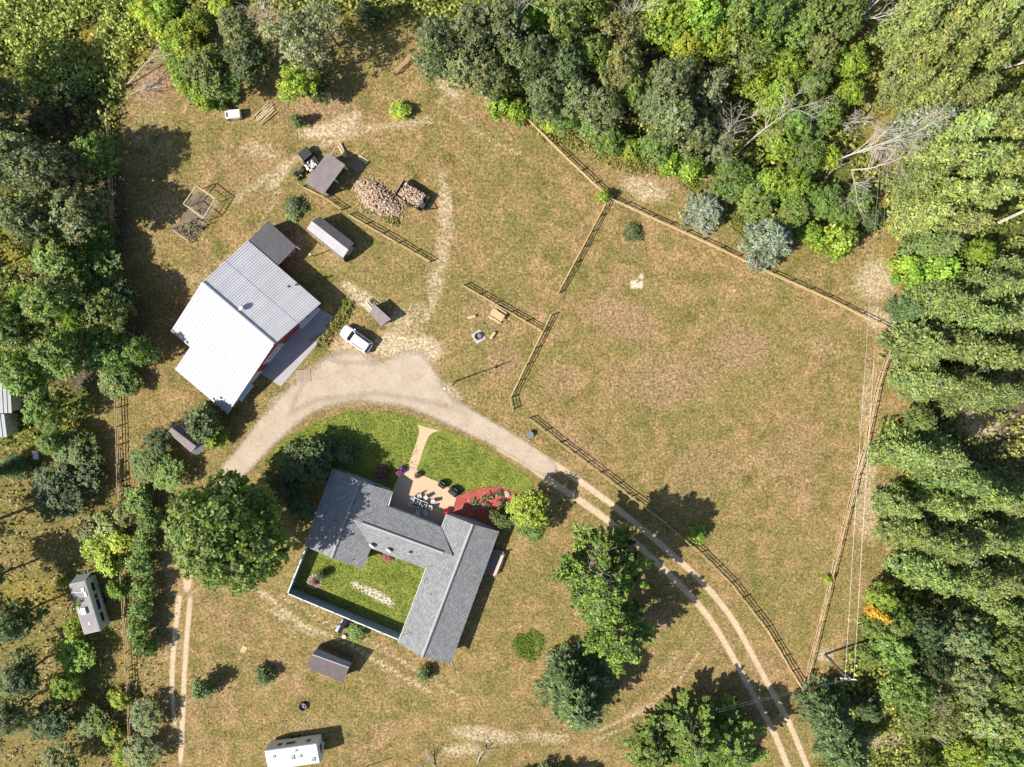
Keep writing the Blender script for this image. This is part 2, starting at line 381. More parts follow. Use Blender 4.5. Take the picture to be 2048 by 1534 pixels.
for a_ in ((1650, 260, 40, 120, 0, .9), (1760, 70, 30, 90, -10, .9), (1770, 250, 60, 60, 0, .8), (1760, 430, 50, 50, 0, .7), (200, 100, 150, 70, 0, .6), (40, 500, 70, 50, 0, .8), (160, 860, 60, 20, 0, .8),
           (1330, 320, 60, 20, 20, .5), (1990, 190, 60, 60, 0, .6), (220, 1100, 70, 90, 0, .6), (1960, 1000, 80, 60, 0, .5), (1780, 520, 50, 60, 0, .5), (60, 1190, 120, 60, 0, .5), (250, 1330, 40, 90, 0, .4), (720, 40, 120, 50, 0, .4)):
    blob('gold', *a_[:5], s=a_[5], soft=.9)
stroke('bare', [(470, 400), (540, 350), (620, 300), (720, 262), (860, 240)], 22, .5, 1.0)
stroke('bare', [(880, 200), (960, 270), (1060, 320)], 14, .45, 1.0)
stroke('bare', [(885, 350), (900, 450), (880, 560), (850, 640)], 26, .5, 1.0)
stroke('bare', [(545, 1200), (600, 1245), (700, 1290), (800, 1350), (860, 1385)], 10, .75, .9); stroke('bare', [(560, 1190), (640, 1240), (735, 1280), (850, 1350), (930, 1400)], 8, .6, .9)
stroke('bare', [(1200, 1460), (1290, 1420), (1360, 1360), (1400, 1300)], 12, .5, .9); stroke('bare', [(1190, 1480), (1290, 1440)], 10, .5, .9)
stroke('bare', [(500, 1400), (560, 1360), (640, 1330)], 10, .4, .9)
for x0, y0, x1, y1 in ((760, 1400, 740, 1534), (563, 1150, 556, 1330), (790, 1340, 760, 1534)): stroke('rust', [(x0, y0), (x1, y1)], 4, .8, .7)
for k in range(9): stroke('bare', [(395+k*14, 545-k*3), (470+k*8, 505-k*8), (560, 400-k*6)], 5, .35, .8)
gm = bpy.data.meshes.new('ground')
co = np.stack([GX.ravel(), GY.ravel(), np.zeros(GX.size)], 1).astype(np.float32)
idx = np.arange(nx*ny).reshape(ny, nx); q = np.stack([idx[:-1, :-1], idx[:-1, 1:], idx[1:, 1:], idx[1:, :-1]], -1).reshape(-1, 4).astype(np.int32)
gm.vertices.add(len(co)); gm.vertices.foreach_set('co', co.ravel()); gm.loops.add(q.size); gm.loops.foreach_set('vertex_index', q.ravel())
gm.polygons.add(len(q)); gm.polygons.foreach_set('loop_start', np.arange(0, q.size, 4, dtype=np.int32)); gm.polygons.foreach_set('loop_total', np.full(len(q), 4, dtype=np.int32)); gm.update(calc_edges=True)
# beyond the surveyed plot the woodland floor carries on
far = (np.abs(GX) > 76) | (GY > 60) | (GY < -78); L['weed'][far] = np.maximum(L['weed'][far], .8)
for nm, ks in (('wear', ('green', 'bare', 'rust')), ('cover', ('weed', 'litter', 'gold'))):
    a = gm.attributes.new(nm, 'FLOAT_COLOR', 'POINT'); arr = np.ones((GX.size, 4), np.float32)
    for i, k in enumerate(ks): arr[:, i] = L[k].ravel()
    a.data.foreach_set('color', arr.ravel())

def ground_mat():
    m, nt, b = new_mat('dry_meadow'); g = geoco(nt)
    mp = N(nt, 'ShaderNodeMapping'); nt.links.new(g, mp.inputs[0]); mp.inputs['Scale'].default_value = (1, 1, 0); g = mp.outputs[0]
    fine = noise(nt, 3.1, 4, .85, g, .5); fine2 = noise(nt, 2.1, 5, .8, g); mid = noise(nt, .42, 6, .68, g, .6); big = noise(nt, .09, 4, .6, g, .8)
    patch = noise(nt, .8, 5, .7, g)
    base = ramp(nt, mid, [(.30, (.115, .105, .034)), (.44, (.215, .165, .062)), (.54, (.285, .195, .088)), (.68, (.37, .25, .13))])
    base = mix(nt, sstep(nt, big, .42, .62), base, mix(nt, .55, base, (.20, .175, .055)))
    wear = N(nt, 'ShaderNodeAttribute', attribute_name='wear'); cov = N(nt, 'ShaderNodeAttribute', attribute_name='cover')
    sw = N(nt, 'ShaderNodeSeparateColor'); nt.links.new(wear.outputs['Color'], sw.inputs[0]); sc = N(nt, 'ShaderNodeSeparateColor'); nt.links.new(cov.outputs['Color'], sc.inputs[0])
    def rag(v, amt=.55):     # ragged edge of a worn or grown-over patch
        return sstep(nt, math_(nt, 'ADD', v, math_(nt, 'MULTIPLY', math_(nt, 'SUBTRACT', math_(nt, 'ADD', math_(nt, 'MULTIPLY', patch, .6), math_(nt, 'MULTIPLY', fine2, .4)), .5), amt*2)), .12, .85)
    m2 = noise(nt, .22, 5, .75, g, 1.2); base = mix(nt, math_(nt, 'MULTIPLY', sstep(nt, m2, .48, .66), .45), base, (.13, .13, .035)); base = mix(nt, math_(nt, 'MULTIPLY', sstep(nt, m2, .50, .32), .5), base, (.36, .225, .125))
    c = mix(nt, rag(sw.outputs[2]), base, ramp(nt, fine2, [(.3, (.24, .15, .085)), (.7, (.38, .25, .16))]))
    c = mix(nt, rag(sw.outputs[0]), c, ramp(nt, fine2, [(.3, (.06, .085, .018)), (.7, (.16, .175, .04))]))
    c = mix(nt, rag(sc.outputs[0], .4), c, ramp(nt, fine2, [(.32, (.045, .062, .014)), (.55, (.12, .13, .03)), (.72, (.22, .20, .07))]))
    c = mix(nt, rag(sc.outputs[2]), c, ramp(nt, fine2, [(.3, (.17, .14, .02)), (.7, (.34, .26, .045))]))
    c = mix(nt, rag(sc.outputs[1]), c, ramp(nt, fine2, [(.3, (.06, .045, .03)), (.7, (.17, .13, .085))]))
    c = mix(nt, rag(sw.outputs[1]), c, ramp(nt, fine2, [(.3, (.38, .29, .18)), (.7, (.56, .45, .31))]))
    spk = mix(nt, 1.0, ramp(nt, fine, [(.32, (.35, .33, .26)), (.42, (.66, .64, .57)), (.50, (.98, .98, .98)), (.58, (1.35, 1.33, 1.27)), (.68, (1.75, 1.7, 1.6))]), c, 'MULTIPLY')
    spk = mix(nt, 1.0, ramp(nt, fine2, [(.3, (.6, .6, .58)), (.5, (1.0, 1.0, 1.0)), (.7, (1.35, 1.3, 1.22))]), spk, 'MULTIPLY')
    nt.links.new(spk, b.inputs['Base Color']); b.inputs['Roughness'].default_value = .95; b.inputs['Specular IOR Level'].default_value = .1
    bump(nt, b, math_(nt, 'ADD', fine, fine2), .9, .10)
    return m
M['ground'] = ground_mat()
tag(link('ground', gm, M['ground']), kind='structure')

# sheets with a frayed edge (attribute 'edge': 0 at the rim, 1 inside)
def fray_mat(name, stops, scale=2.2, lo=.12, hi=.5, rough=.95, bm=.05, fine_amt=.25):
    m, nt, b = new_mat(name); g = geoco(nt); mp = N(nt, 'ShaderNodeMapping'); nt.links.new(g, mp.inputs[0]); mp.inputs['Scale'].default_value = (1, 1, 0); g = mp.outputs[0]
    f = noise(nt, scale, 5, .75, g); n2 = noise(nt, 6, 3, .75, g); n3 = noise(nt, .45, 5, .65, g)
    c = ramp(nt, mix_val(nt, f, n3), stops)
    c = mix(nt, 1.0, c, ramp(nt, n2, [(.3, (1-fine_amt*1.6,)*3), (.5, (1,)*3), (.7, (1+fine_amt*1.4,)*3)]), 'MULTIPLY')
    nt.links.new(c, b.inputs['Base Color']); b.inputs['Roughness'].default_value = rough; b.inputs['Specular IOR Level'].default_value = .15
    bump(nt, b, math_(nt, 'ADD', f, n2), .8, bm)
    at = N(nt, 'ShaderNodeAttribute', attribute_name='edge')
    e = math_(nt, 'ADD', at.outputs['Fac'], math_(nt, 'MULTIPLY', math_(nt, 'SUBTRACT', math_(nt, 'ADD', math_(nt, 'MULTIPLY', f, .5), math_(nt, 'MULTIPLY', n2, .5)), .5), 1.1))
    al = sstep(nt, e, lo, hi); nt.links.new(al, b.inputs['Alpha']); return m
def mix_val(nt, a, b):
    return math_(nt, 'ADD', math_(nt, 'MULTIPLY', a, .5), math_(nt, 'MULTIPLY', b, .5))
M['gravel'] = fray_mat('gravel', [(.3, (.32, .24, .165)), (.5, (.41, .33, .245)), (.7, (.49, .41, .32))], 2.0, .1, .55, fine_amt=.12, bm=.02)
M['track'] = fray_mat('track', [(.3, (.38, .27, .16)), (.5, (.50, .375, .24)), (.7, (.60, .47, .32))], 1.7, .18, .8, fine_amt=.2, bm=.03)
M['lawn'] = fray_mat('lawn', [(.3, (.065, .095, .014)), (.43, (.12, .155, .022)), (.54, (.20, .22, .04)), (.68, (.33, .29, .09))], 1.5, .1, .5, bm=.06)
M['mulch_f'] = fray_mat('mulch_f', [(.3, (.22, .05, .045)), (.5, (.40, .085, .07)), (.7, (.52, .15, .11))], 5, .0, .4, bm=.05, fine_amt=.4)
M['sand_f'] = fray_mat('sand_f', [(.3, (.42, .35, .22)), (.7, (.66, .58, .42))], 4, .1, .6, bm=.03)
M['soil_f'] = fray_mat('soil_f', [(.3, (.10, .08, .05)), (.7, (.26, .2, .13))], 4, .1, .6, bm=.04)

def sheet(name, poly_px, mat, z, soft=14, step=.35, kind='structure', poly=None):
    poly = poly or PP(poly_px); xs = [p.x for p in poly]; ys = [p.y for p in poly]
    ax = np.arange(min(xs), max(xs)+step, step); ay = np.arange(min(ys), max(ys)+step, step); X, Y = np.meshgrid(ax, ay)
    ins = inside(poly, X, Y); D = seg_dist(poly+[poly[0]], X, Y); e = np.where(ins, np.clip(D/(soft/14.3), 0, 1), 0)
    id_ = np.arange(X.size).reshape(X.shape); keep = ins[:-1, :-1] | ins[:-1, 1:] | ins[1:, :-1] | ins[1:, 1:]
    qs = np.stack([id_[:-1, :-1][keep], id_[:-1, 1:][keep], id_[1:, 1:][keep], id_[1:, :-1][keep]], -1)
    used, inv = np.unique(qs, return_inverse=True); inv = inv.reshape(-1, 4)
    me = bpy.data.meshes.new(name); me.from_pydata([(X.ravel()[i], Y.ravel()[i], z) for i in used], [], inv.tolist())
    a = me.attributes.new('edge', 'FLOAT', 'POINT'); a.data.foreach_set('value', e.ravel()[used].astype(np.float32))
    o = link(name, me, mat)
    if kind: o['kind'] = kind
    return o
def spline(pts, n=8):
    out = []; k = len(pts)
    for i in range(k-1):
        p0, p1, p2, p3 = (np.array(pts[max(i-1, 0)], float), np.array(pts[i], float), np.array(pts[i+1], float), np.array(pts[min(i+2, k-1)], float))
        for j in range(n):
            t = j/n; out.append(.5*((2*p1) + (-p0+p2)*t + (2*p0-5*p1+4*p2-p3)*t*t + (-p0+3*p1-3*p2+p3)*t**3))
    out.append(np.array(pts[-1], float)); return out
def ribbon_add(vs, fs, es, pts3, z):       # pts: (px,py,width_px)
    sp = spline(pts3, 10); W = [(P(p[0], p[1]), p[2]/14.3) for p in sp]; k = len(W); base = len(vs); m = 9
    for i in range(k):
        d = (W[min(i+1, k-1)][0] - W[max(i-1, 0)][0]).normalized(); nrm = Vector((-d.y, d.x, 0))
        for j in range(m):
            t = j/(m-1)*2-1; p = W[i][0] + nrm*(t*W[i][1]*.5); vs.append((p.x, p.y, z)); es.append((1-abs(t)**1.5)*min(1, (i+.5)/4, (k-1-i+.5)/4))
    for i in range(k-1):
        for j in range(m-1): a = base+i*m+j; fs.append((a, a+1, a+m+1, a+m))
def ribbons(name, lines, mat, z):
    vs, fs, es = [], [], []
    for ln in lines: ribbon_add(vs, fs, es, ln, z); z += .0005
    me = bpy.data.meshes.new(name); me.from_pydata(vs, [], fs); a = me.attributes.new('edge', 'FLOAT', 'POINT'); a.data.foreach_set('value', np.array(es, np.float32))
    return tag(link(name, me, mat), kind='structure')

ribbons('driveway', [[(415, 1010, 50), (455, 955, 58), (500, 905, 62), (548, 850, 75), (610, 795, 90), (690, 755, 130), (760, 765, 110), (830, 785, 88), (905, 825, 66), (990, 870, 54), (1060, 912, 50), (1110, 948, 44)]], M['gravel'], .012)
ribbons('wheel_tracks', [
    [(1000, 868, 24), (1060, 900, 22), (1130, 942, 21), (1205, 995, 20), (1275, 1050, 20), (1340, 1105, 20), (1400, 1160, 20), (1440, 1205, 20), (1475, 1255, 19), (1510, 1320, 19), (1545, 1385, 19), (1580, 1450, 19), (1625, 1560, 19)],
    [(985, 888, 26), (1050, 925, 24), (1110, 968, 24), (1180, 1015, 23), (1250, 1068, 22), (1310, 1122, 22), (1370, 1180, 21), (1412, 1228, 21), (1445, 1278, 20), (1480, 1340, 20), (1518, 1410, 20), (1550, 1470, 20), (1590, 1570, 20)],
    [(382, 1185, 18), (376, 1250, 17), (370, 1330, 17), (366, 1420, 18), (360, 1545, 18)],
    [(360, 1180, 22), (352, 1250, 18), (345, 1330, 17), (345, 1400, 15), (352, 1460, 14)],
    [(430, 990, 34), (400, 1060, 32), (380, 1130, 30), (372, 1190, 28)]], M['track'], .008)
sheet('gravel_yard', [(575, 800), (560, 850), (640, 812), (760, 800), (870, 820), (960, 850), (935, 810), (900, 770), (880, 730), (850, 690), (800, 690), (760, 712), (690, 712), (650, 700), (625, 720), (600, 750)], M['gravel'], .016, 42)
sheet('lawn', [(520, 925), (560, 880), (620, 842), (700, 818), (780, 818), (860, 842), (940, 875), (1010, 915), (1060, 950), (1075, 970), (1050, 985), (1030, 990), (940, 985), (905, 1000), (780, 1010), (700, 980), (640, 960), (600, 950)], M['lawn'], .02, 16)
sheet('courtyard_lawn', None, M['lawn'], .02, 4, poly=PP([(622, 1085), (584, 1176), (800, 1265), (812, 1240), (870, 1140), (750, 1080), (700, 1130)]))
sheet('sand_strip', [(690, 1160), (712, 1158), (760, 1175), (790, 1196), (798, 1212), (786, 1222), (755, 1208), (715, 1186), (700, 1176)], M['sand_f'], .026, 18)
sheet('mulch_bed', [(902, 1030), (912, 994), (935, 985), (958, 975), (1000, 973), (1030, 984), (1032, 1003), (1024, 1030), (1005, 1060), (985, 1062), (905, 1036)], M['mulch_f'], .03, 5)
sheet('sand_patch', [(1257, 560), (1275, 556), (1276, 545), (1290, 546), (1288, 580), (1259, 580)], M['sand_f'], .010, 8, .2)
sheet('garden_soil', [(392, 376), (432, 402), (395, 486), (344, 460)], M['soil_f'], .012, 12, .3)
def flat(name, pts, mat, z0, z1, kind='structure'):
    mb = MB(); mb.slab(PP(pts, z1), z1 - z0); o = mb.obj(name, mat)
    if kind: o['kind'] = kind
    return o
flat('garage_apron', [(632, 612), (668, 634), (652, 668), (631, 692), (562, 773), (520, 746), (556, 700)], M['apron'], -.05, .05)
flat('patio', [(787, 976), (798, 950), (806, 944), (815, 937), (828, 898), (838, 868), (839, 858), (835, 849), (858, 856), (879, 861), (866, 865), (857, 873), (850, 890), (845, 905), (834, 938), (837, 946), (846, 951), (878, 964), (901, 977), (913, 995), (902, 1030), (882, 1060), (770, 1016)], M['patio'], -.05, .06)

# ------------------------------------------------------------------ building helpers
def wall_poly(mb, pts, z0, ztops):
    """outer wall faces round a closed outline, each corner with its own top height"""
    n = len(pts); b = len(mb.v)
    for p, zt in zip(pts, ztops): mb.v += [(p[0], p[1], z0), (p[0], p[1], zt)]
    for i in range(n): j = (i+1) % n; mb.f.append((b+2*i, b+2*j, b+2*j+1, b+2*i+1))
def on_wall(a, b, t, off=0.0, z=0.0):
    a = Vector((a[0], a[1], 0)); b = Vector((b[0], b[1], 0)); d = (b-a).normalized(); n = Vector((d.y, -d.x, 0)); p = a.lerp(b, t) + n*off; p.z = z; return p, d, n
def window(parent, org, a, b, t, w, z0, z1, frame='white_paint', name='window', side=1):
    p, d, n = on_wall(a, b, t); n = n*side; p = p + n*.03; mb = MB(); h = z1-z0; up = Vector((0, 0, 1))
    for s_ in (-1, 1): mb.beam(p + d*(s_*w/2) + up*z0, p + d*(s_*w/2) + up*z1, .09, .07)
    for zz in (z0, z1): mb.beam(p - d*(w/2+.05) + up*zz, p + d*(w/2+.05) + up*zz, .07, .09)
    f = mb.obj(name, M[frame], parent, org); g = MB(); q = p - n*.02
    g.add([q-d*w/2+up*z0, q+d*w/2+up*z0, q+d*w/2+up*z1, q-d*w/2+up*z1], [(0, 1, 2, 3)]); g.obj('pane', M['glass'], f, org); return f
def door(parent, org, a, b, t, w, h, mat='white_paint', side=1, panes=0, name='door', thick=.08):
    p, d, n = on_wall(a, b, t); n = n*side; up = Vector((0, 0, 1)); mb = MB()
    mb.beam(p + n*thick*.5 + up*.06, p + n*thick*.5 + up*h, thick, w) if False else None
    q0 = p - d*w/2; q1 = p + d*w/2
    mb.add([q0+up*.06, q1+up*.06, q1+up*h, q0+up*h, q0+n*thick+up*.06, q1+n*thick+up*.06, q1+n*thick+up*h, q0+n*thick+up*h],
           [(0,1,2,3),(7,6,5,4),(0,4,5,1),(1,5,6,2),(2,6,7,3),(3,7,4,0)])
    o = mb.obj(name, M[mat], parent, org)
    for k in range(panes):
        g = MB(); c = q0.lerp(q1, (k+.5)/panes) + n*(thick+.012) + up*(h*.72); e = w/panes*.33
        g.add([c-d*e-up*.16, c+d*e-up*.16, c+d*e+up*.16, c-d*e+up*.16], [(0, 1, 2, 3)]); g.obj('pane', M['glass'], o, org)
    hb = MB(); hb.box(tuple(q1 - d*.12 + n*(thick+.03) + up*1.0), (.06, .06, .12)); hb.obj('handle', M['steel_dark'], o, org)
    return o
def vent(parent, org, p, r=.09, h=.35, mat='trim_dark', cap=False, name='roof_vent'):
    mb = MB(); mb.cyl((p.x, p.y, p.z-.1), r, h+.1, 10); 
    if cap: mb.cyl((p.x, p.y, p.z+h), r*1.7, .1, 12, r*1.2)
    return mb.obj(name, M[mat], parent, org)
def shrink(pts, d):
    """offset a closed outline inwards by d"""
    n = len(pts); out = []; A = sum(pts[i][0]*pts[(i+1) % n][1] - pts[(i+1) % n][0]*pts[i][1] for i in range(n)); sgn = 1 if A > 0 else -1
    for i in range(n):
        p0, p1, p2 = (Vector((*pts[i-1][:2], 0)), Vector((*pts[i][:2], 0)), Vector((*pts[(i+1) % n][:2], 0)))
        d1 = (p1-p0).normalized(); d2 = (p2-p1).normalized(); n1 = Vector((-d1.y, d1.x, 0))*sgn; n2 = Vector((-d2.y, d2.x, 0))*sgn
        k = n1 + n2; k = k/max(.3, k.dot(k)/2) if k.length > .1 else n1; out.append(p1 + k*d)
    return out

# ------------------------------------------------------------------ the house
ho = P(800, 1130); house = thing('ranch_house', 'grey shingled ranch house with two long wings joined round a walled courtyard', 'house', ho)
EZ, RZ = 2.55, 3.75
eNW, eN, eNE = P(893, 1028, EZ), P(945.7, 1048.7, RZ), P(997.3, 1062.7, EZ)
eSW, eS, eSE = P(796, 1285.4, EZ), P(844.5, 1314.4, RZ), P(900.5, 1327.3, EZ)
wNW, wN, wNE = P(664.6, 935.8, EZ), P(720.5, 963, RZ), P(785, 983, EZ)
wSW, wS, wSE = P(608, 1091, EZ), P(663, 1116.5, RZ), P(726, 1138, EZ)
mNW, mNE = P(776.5, 1012.5, EZ), P(882, 1054, EZ); mRW, mRE = P(707, 1039, RZ-.1), P(906, 1112, RZ-.1); mSW, mSE = P(742.8, 1096.5, EZ), P(850, 1137, EZ)
ea = (eNE - eSE).normalized(); ma = (mRE - mRW).normalized()
def roof_part(poly, eave_dir, name='roof', lift=0.0):
    mb = MB(); poly = [p + Vector((0, 0, lift)) for p in poly]; nrm = (poly[1]-poly[0]).cross(poly[2]-poly[0]).normalized()
    if nrm.z < 0: nrm = -nrm
    e = eave_dir.normalized(); u = nrm.cross(e).normalized(); mb.slab(poly, .16, (poly[0], e, u)); return mb.obj(name, M['shingle'], house, ho)
roof_part([eN, eNE, eSE, eS], ea); roof_part([eNW, eN, eS, eSW], ea)
roof_part([wNW, wN, wS, wSW], (wNW-wSW)); roof_part([wN, wNE, wSE, wS], (wNE-wSE))
# middle range, its ends tucked into the wings
def under(p, q, t, dz=0): r = p.lerp(q, t); r.z += dz; return r
roof_part([mRW, mRE, mNE, mNW], ma, lift=.035); roof_part([mRW, mSW, mSE, mRE], ma, lift=.035)
def ridge(parent, org, a, b, w, mat, name='ridge_cap', dz=.03):
    mb = MB(); a = Vector(a); b = Vector(b); d = (b-a).normalized(); s_ = Vector((-d.y, d.x, 0)).normalized(); up = Vector((0, 0, 1))
    vs = [];
    for p in (a, b): vs += [p + s_*w - up*(w*.30-dz), p + up*(dz+.03), p - s_*w - up*(w*.30-dz)]
    mb.add(vs, [(0, 1, 4, 3), (1, 2, 5, 4), (0, 3, 5, 2), (0, 2, 1), (3, 4, 5)]); return mb.obj(name, mat, parent, org)
ridge(house, ho, eN, eS, .22, M['ridge_cap']); ridge(house, ho, wN, wS, .16, M['ridge_cap']); ridge(house, ho, mRW.lerp(mRE, .09), mRE.lerp(mRW, .1), .2, M['ridge_cap'], dz=.06)
# raised near-black strip beside each ridge, coloured as a shadow gap
for a, b in ((eN, eS), (wN, wS), (mRW.lerp(mRE, .08), mRE.lerp(mRW, .1))):
    mb = MB(); d = (b-a).normalized(); s_ = Vector((-d.y, d.x, 0)); s_ = s_ if s_.dot(Vector((1, .6, 0))) > 0 else -s_
    mb.beam(a + s_*.12 + Vector((0, 0, .10)), b + s_*.12 + Vector((0, 0, .10)), .05, .05); mb.obj('ridge_strip', M['trim_dark'], house, ho)
for pl, zt in (([eNW, eN, eNE, eSE, eS, eSW], (2.4, 3.55, 2.4, 2.4, 3.55, 2.4)), ([wNW, wN, wNE, wSE, wS, wSW], (2.4, 3.55, 2.4, 2.4, 3.55, 2.4)), ([mNW, mNE, mSE, mSW], (2.4,)*4)):
    mb = MB(); wall_poly(mb, shrink(pl, .45), 0, zt); mb.obj('wall', M['house_wall'], house, ho)
WING = {p.x: (eN+eS)/2 for p in (eNW, eN, eNE, eSE, eS, eSW)}; WING.update({p.x: (wN+wS)/2 for p in (wNW, wN, wNE, wSE, wS, wSW)}); WING.update({p.x: (mRW+mRE)/2 for p in (mNW, mNE, mSW, mSE)})
for (a, b), ts in (((mNE, mNW), (.3, .6)), ((eSE, eNE), (.2, .4, .8)), ((wNE, wN), (.5,)), ((mSW, mSE), (.4, .7)), ((eSW, eNW), (.25, .5)), ((wSW, wNW), (.3, .6))):
    d = (b-a).normalized(); n = Vector((d.y, -d.x, 0)); wc = WING[a.x]; s_ = 1 if n.dot((a+b)/2 - wc) > 0 else -1; off = -.45*s_
    A = Vector((a.x, a.y, 0)) + n*off; B = Vector((b.x, b.y, 0)) + n*off
    for t in ts: window(house, ho, A, B, t, 1.3, .95, 2.1, side=s_)
d = (mNE-mNW).normalized(); n_ = Vector((-d.y, d.x, 0)); door(house, ho, mNE-n_*.45, mNW-n_*.45, .48, .95, 2.05, 'white_paint', 1)
# roof furniture
for px, py, r_, h_ in ((705, 1120, .06, .35), (836, 1113, .05, .3), (857, 1135, .05, .3), (849, 1162, .05, .3), (862, 1187, .05, .3)): vent(house, ho, P(px, py, 3.0), r_, h_)
vent(house, ho, P(818, 1105, 3.1), .14, .45, 'galv', True, 'chimney_flue')
for px, py in ((743, 1092), (777, 1101)):
    c = P(px, py, 3.1); mb = MB(); n = 18
    ax = Vector((-.45, -.55, .62)).normalized(); e1 = ax.cross(Vector((0, 0, 1))).normalized(); e2 = ax.cross(e1); vs = [c + ax*-.1]; fs = []
    for k in range(n): a = 2*math.pi*k/n; vs.append(c + (e1*math.cos(a) + e2*math.sin(a))*.42 + ax*.03)
    for k in range(n): fs.append((0, 1+k, 1+(k+1) % n))
    mb.add(vs, fs)
    dsh = mb.obj('satellite_dish', M['offwhite'], house, ho, smooth=True); q = MB(); q.beam(c, c + Vector((.1, .05, -.75)), .05); q.beam(c, c + ax*.45, .03); q.obj('bracket', M['galv'], dsh, ho)
c = P(805, 1271, 2.9); mb = MB(); mb.beam(c - Vector((0, 0, .3)), c + Vector((0, 0, 1.1)), .04); mb.beam(c + Vector((-.5, .2, 1.0)), c + Vector((.5, -.2, 1.0)), .03)
for k in range(4): mb.beam(c + Vector((-.4+k*.27, .0, 1.0)) + Vector((-.1, -.3, 0)), c + Vector((-.4+k*.27, .0, 1.0)) + Vector((.1, .3, 0)), .02)
mb.obj('antenna', M['galv'], house, ho)
for a, b in ((eNE, eSE), (wNE, mNW), (mNW, mNE), (eSW, eNW)):
    mb = MB(); mb.beam(a - Vector((0, 0, .12)), b - Vector((0, 0, .12)), .12, .12); mb.obj('gutter', M['offwhite'], house, ho)
# deck on the east side
dk = PP([(981, 1096), (1008.7, 1103.5), (988.7, 1152.7), (964, 1144)], .42); mb = MB(); mb.slab(dk, .12)
deck = thing('back_deck', 'low brown timber deck with a bench along its outer edge, against the east wing', 'deck', dk[1] - Vector((0, 0, .42)))
do = Vector(deck.location)
nb = 12
for k in range(nb):
    t0, t1 = (k+.04)/nb, (k+.96)/nb; q = MB(); q.slab([dk[0].lerp(dk[3], t0), dk[1].lerp(dk[2], t0), dk[1].lerp(dk[2], t1), dk[0].lerp(dk[3], t1)], .05); q.obj('plank', M['deck'], deck, do)
for t in (.05, .95):
    q = MB(); q.beam(dk[1].lerp(dk[2], t) - Vector((0, 0, .42)), dk[1].lerp(dk[2], t) + Vector((0, 0, .7)), .14); q.obj('post', M['deck_rail'], deck, do)
q = MB(); q.beam(dk[1].lerp(dk[2], .1) + Vector((-.1, 0, .45)), dk[1].lerp(dk[2], .93) + Vector((-.1, 0, .45)), .42, .07); q.obj('bench_seat', M['deck_rail'], deck, do)
for t in (.15, .5, .88): q = MB(); q.beam(dk[1].lerp(dk[2], t) + Vector((-.1, 0, 0)), dk[1].lerp(dk[2], t) + Vector((-.1, 0, .42)), .1); q.obj('bench_leg', M['deck_rail'], deck, do)
a, b = dk[1].lerp(dk[2], .38), dk[1].lerp(dk[2], .72); off = Vector((.42, .15, -.2)); q = MB(); q.beam(a+off, b+off, .32, .1); q.obj('step', M['wood_pale'], deck, do)

# privacy fence round the courtyard
pf = [P(618, 1092), P(584, 1176), P(800, 1266)]; pfo = pf[1]
privacy = thing('privacy_fence', 'tall blue-grey panel fence closing the courtyard lawn of the house', 'fence', pfo)
for a, b in ((pf[0], pf[1]), (pf[1], pf[2])):
    Ln = (b-a).length; k = max(2, round(Ln/2.4)); d = (b-a).normalized(); h = 1.95
    for i in range(k):
        p0, p1 = a.lerp(b, i/k), a.lerp(b, (i+1)/k); q = MB(); q.beam(p0 + d*.07 + Vector((0, 0, h/2)), p1 - d*.07 + Vector((0, 0, h/2)), .06, h)
        nbd = 14
        for j in range(nbd): x = p0.lerp(p1, (j+.5)/nbd); q.beam(x + Vector((0, 0, .05)), x + Vector((0, 0, h+.01)), .08, .10 if False else .085)
        q.obj('panel', M['blue_fence'], privacy, pfo)
        q = MB(); q.beam(p0 + Vector((0, 0, h+.04)), p1 + Vector((0, 0, h+.04)), .16, .05); q.obj('cap_rail', M['offwhite'], privacy, pfo)
    for i in range(k+1):
        p0 = a.lerp(b, i/k); q = MB(); q.beam(p0, p0 + Vector((0, 0, h+.12)), .13); q.obj('post', M['blue_fence'], privacy, pfo)

# ------------------------------------------------------------------ the big garage
GE, GR = 2.8, 5.8
gR0, gR1 = P(403, 566, GR), P(547, 689.3, GR); gE0, gE1 = P(496, 480.7, GE), P(641, 606, GE)
gS0, gN1, gN2, gS1 = P(341.6, 662, 2.6), P(380, 694, 2.6), P(350, 739, 1.8), P(454.5, 827, 1.8)
go = P(510, 660); garage = thing('metal_roofed_garage', 'large red-sided garage with a pale corrugated metal roof and white doors', 'garage', go)
def panels(a0, a1, b0, b1, w, mat, nrib=3, name='roof_panel'):
    """a0-a1 ridge line, b0-b1 eave line; panels run from ridge to eave"""
    k = max(1, round(((a1-a0).length)/w))
    for i in range(k):
        t0, t1 = i/k, (i+1)/k; mb = MB(); q = [a0.lerp(a1, t0), a0.lerp(a1, t1), b0.lerp(b1, t1), b0.lerp(b1, t0)]
        nr = (q[1]-q[0]).cross(q[2]-q[0]).normalized(); nr = nr if nr.z > 0 else -nr; lift = nr*(.012 if i % 2 else 0)
        mb.slab([p + lift for p in q], .06)
        for j in range(nrib):
            t = (j+.5)/nrib; u0 = q[0].lerp(q[1], t) + nr*.035; u1 = q[3].lerp(q[2], t) + nr*.035; mb.beam(u0, u1, .05, .045)
        mb.obj(name, mat, garage, go)
panels(gR0.lerp(gE0, .5), gR1.lerp(gE1, .5), gE0, gE1, .95, M['roof_metal'])
up_ = Vector((0, 0, .05)); panels(gR0, gR1, gR0.lerp(gE0, .51)+up_*.6, gR1.lerp(gE1, .51)+up_*.6, .95, M['roof_metal'])
cutR = gR0.lerp(gR1, (gN1-gS0).length/((gR1-gR0).length)); 
panels(gR0, cutR, gS0, gN1, .95, M['roof_toned'], 2)
panels(cutR, gR1, gN2, gS1, .95, M['roof_toned'], 2)
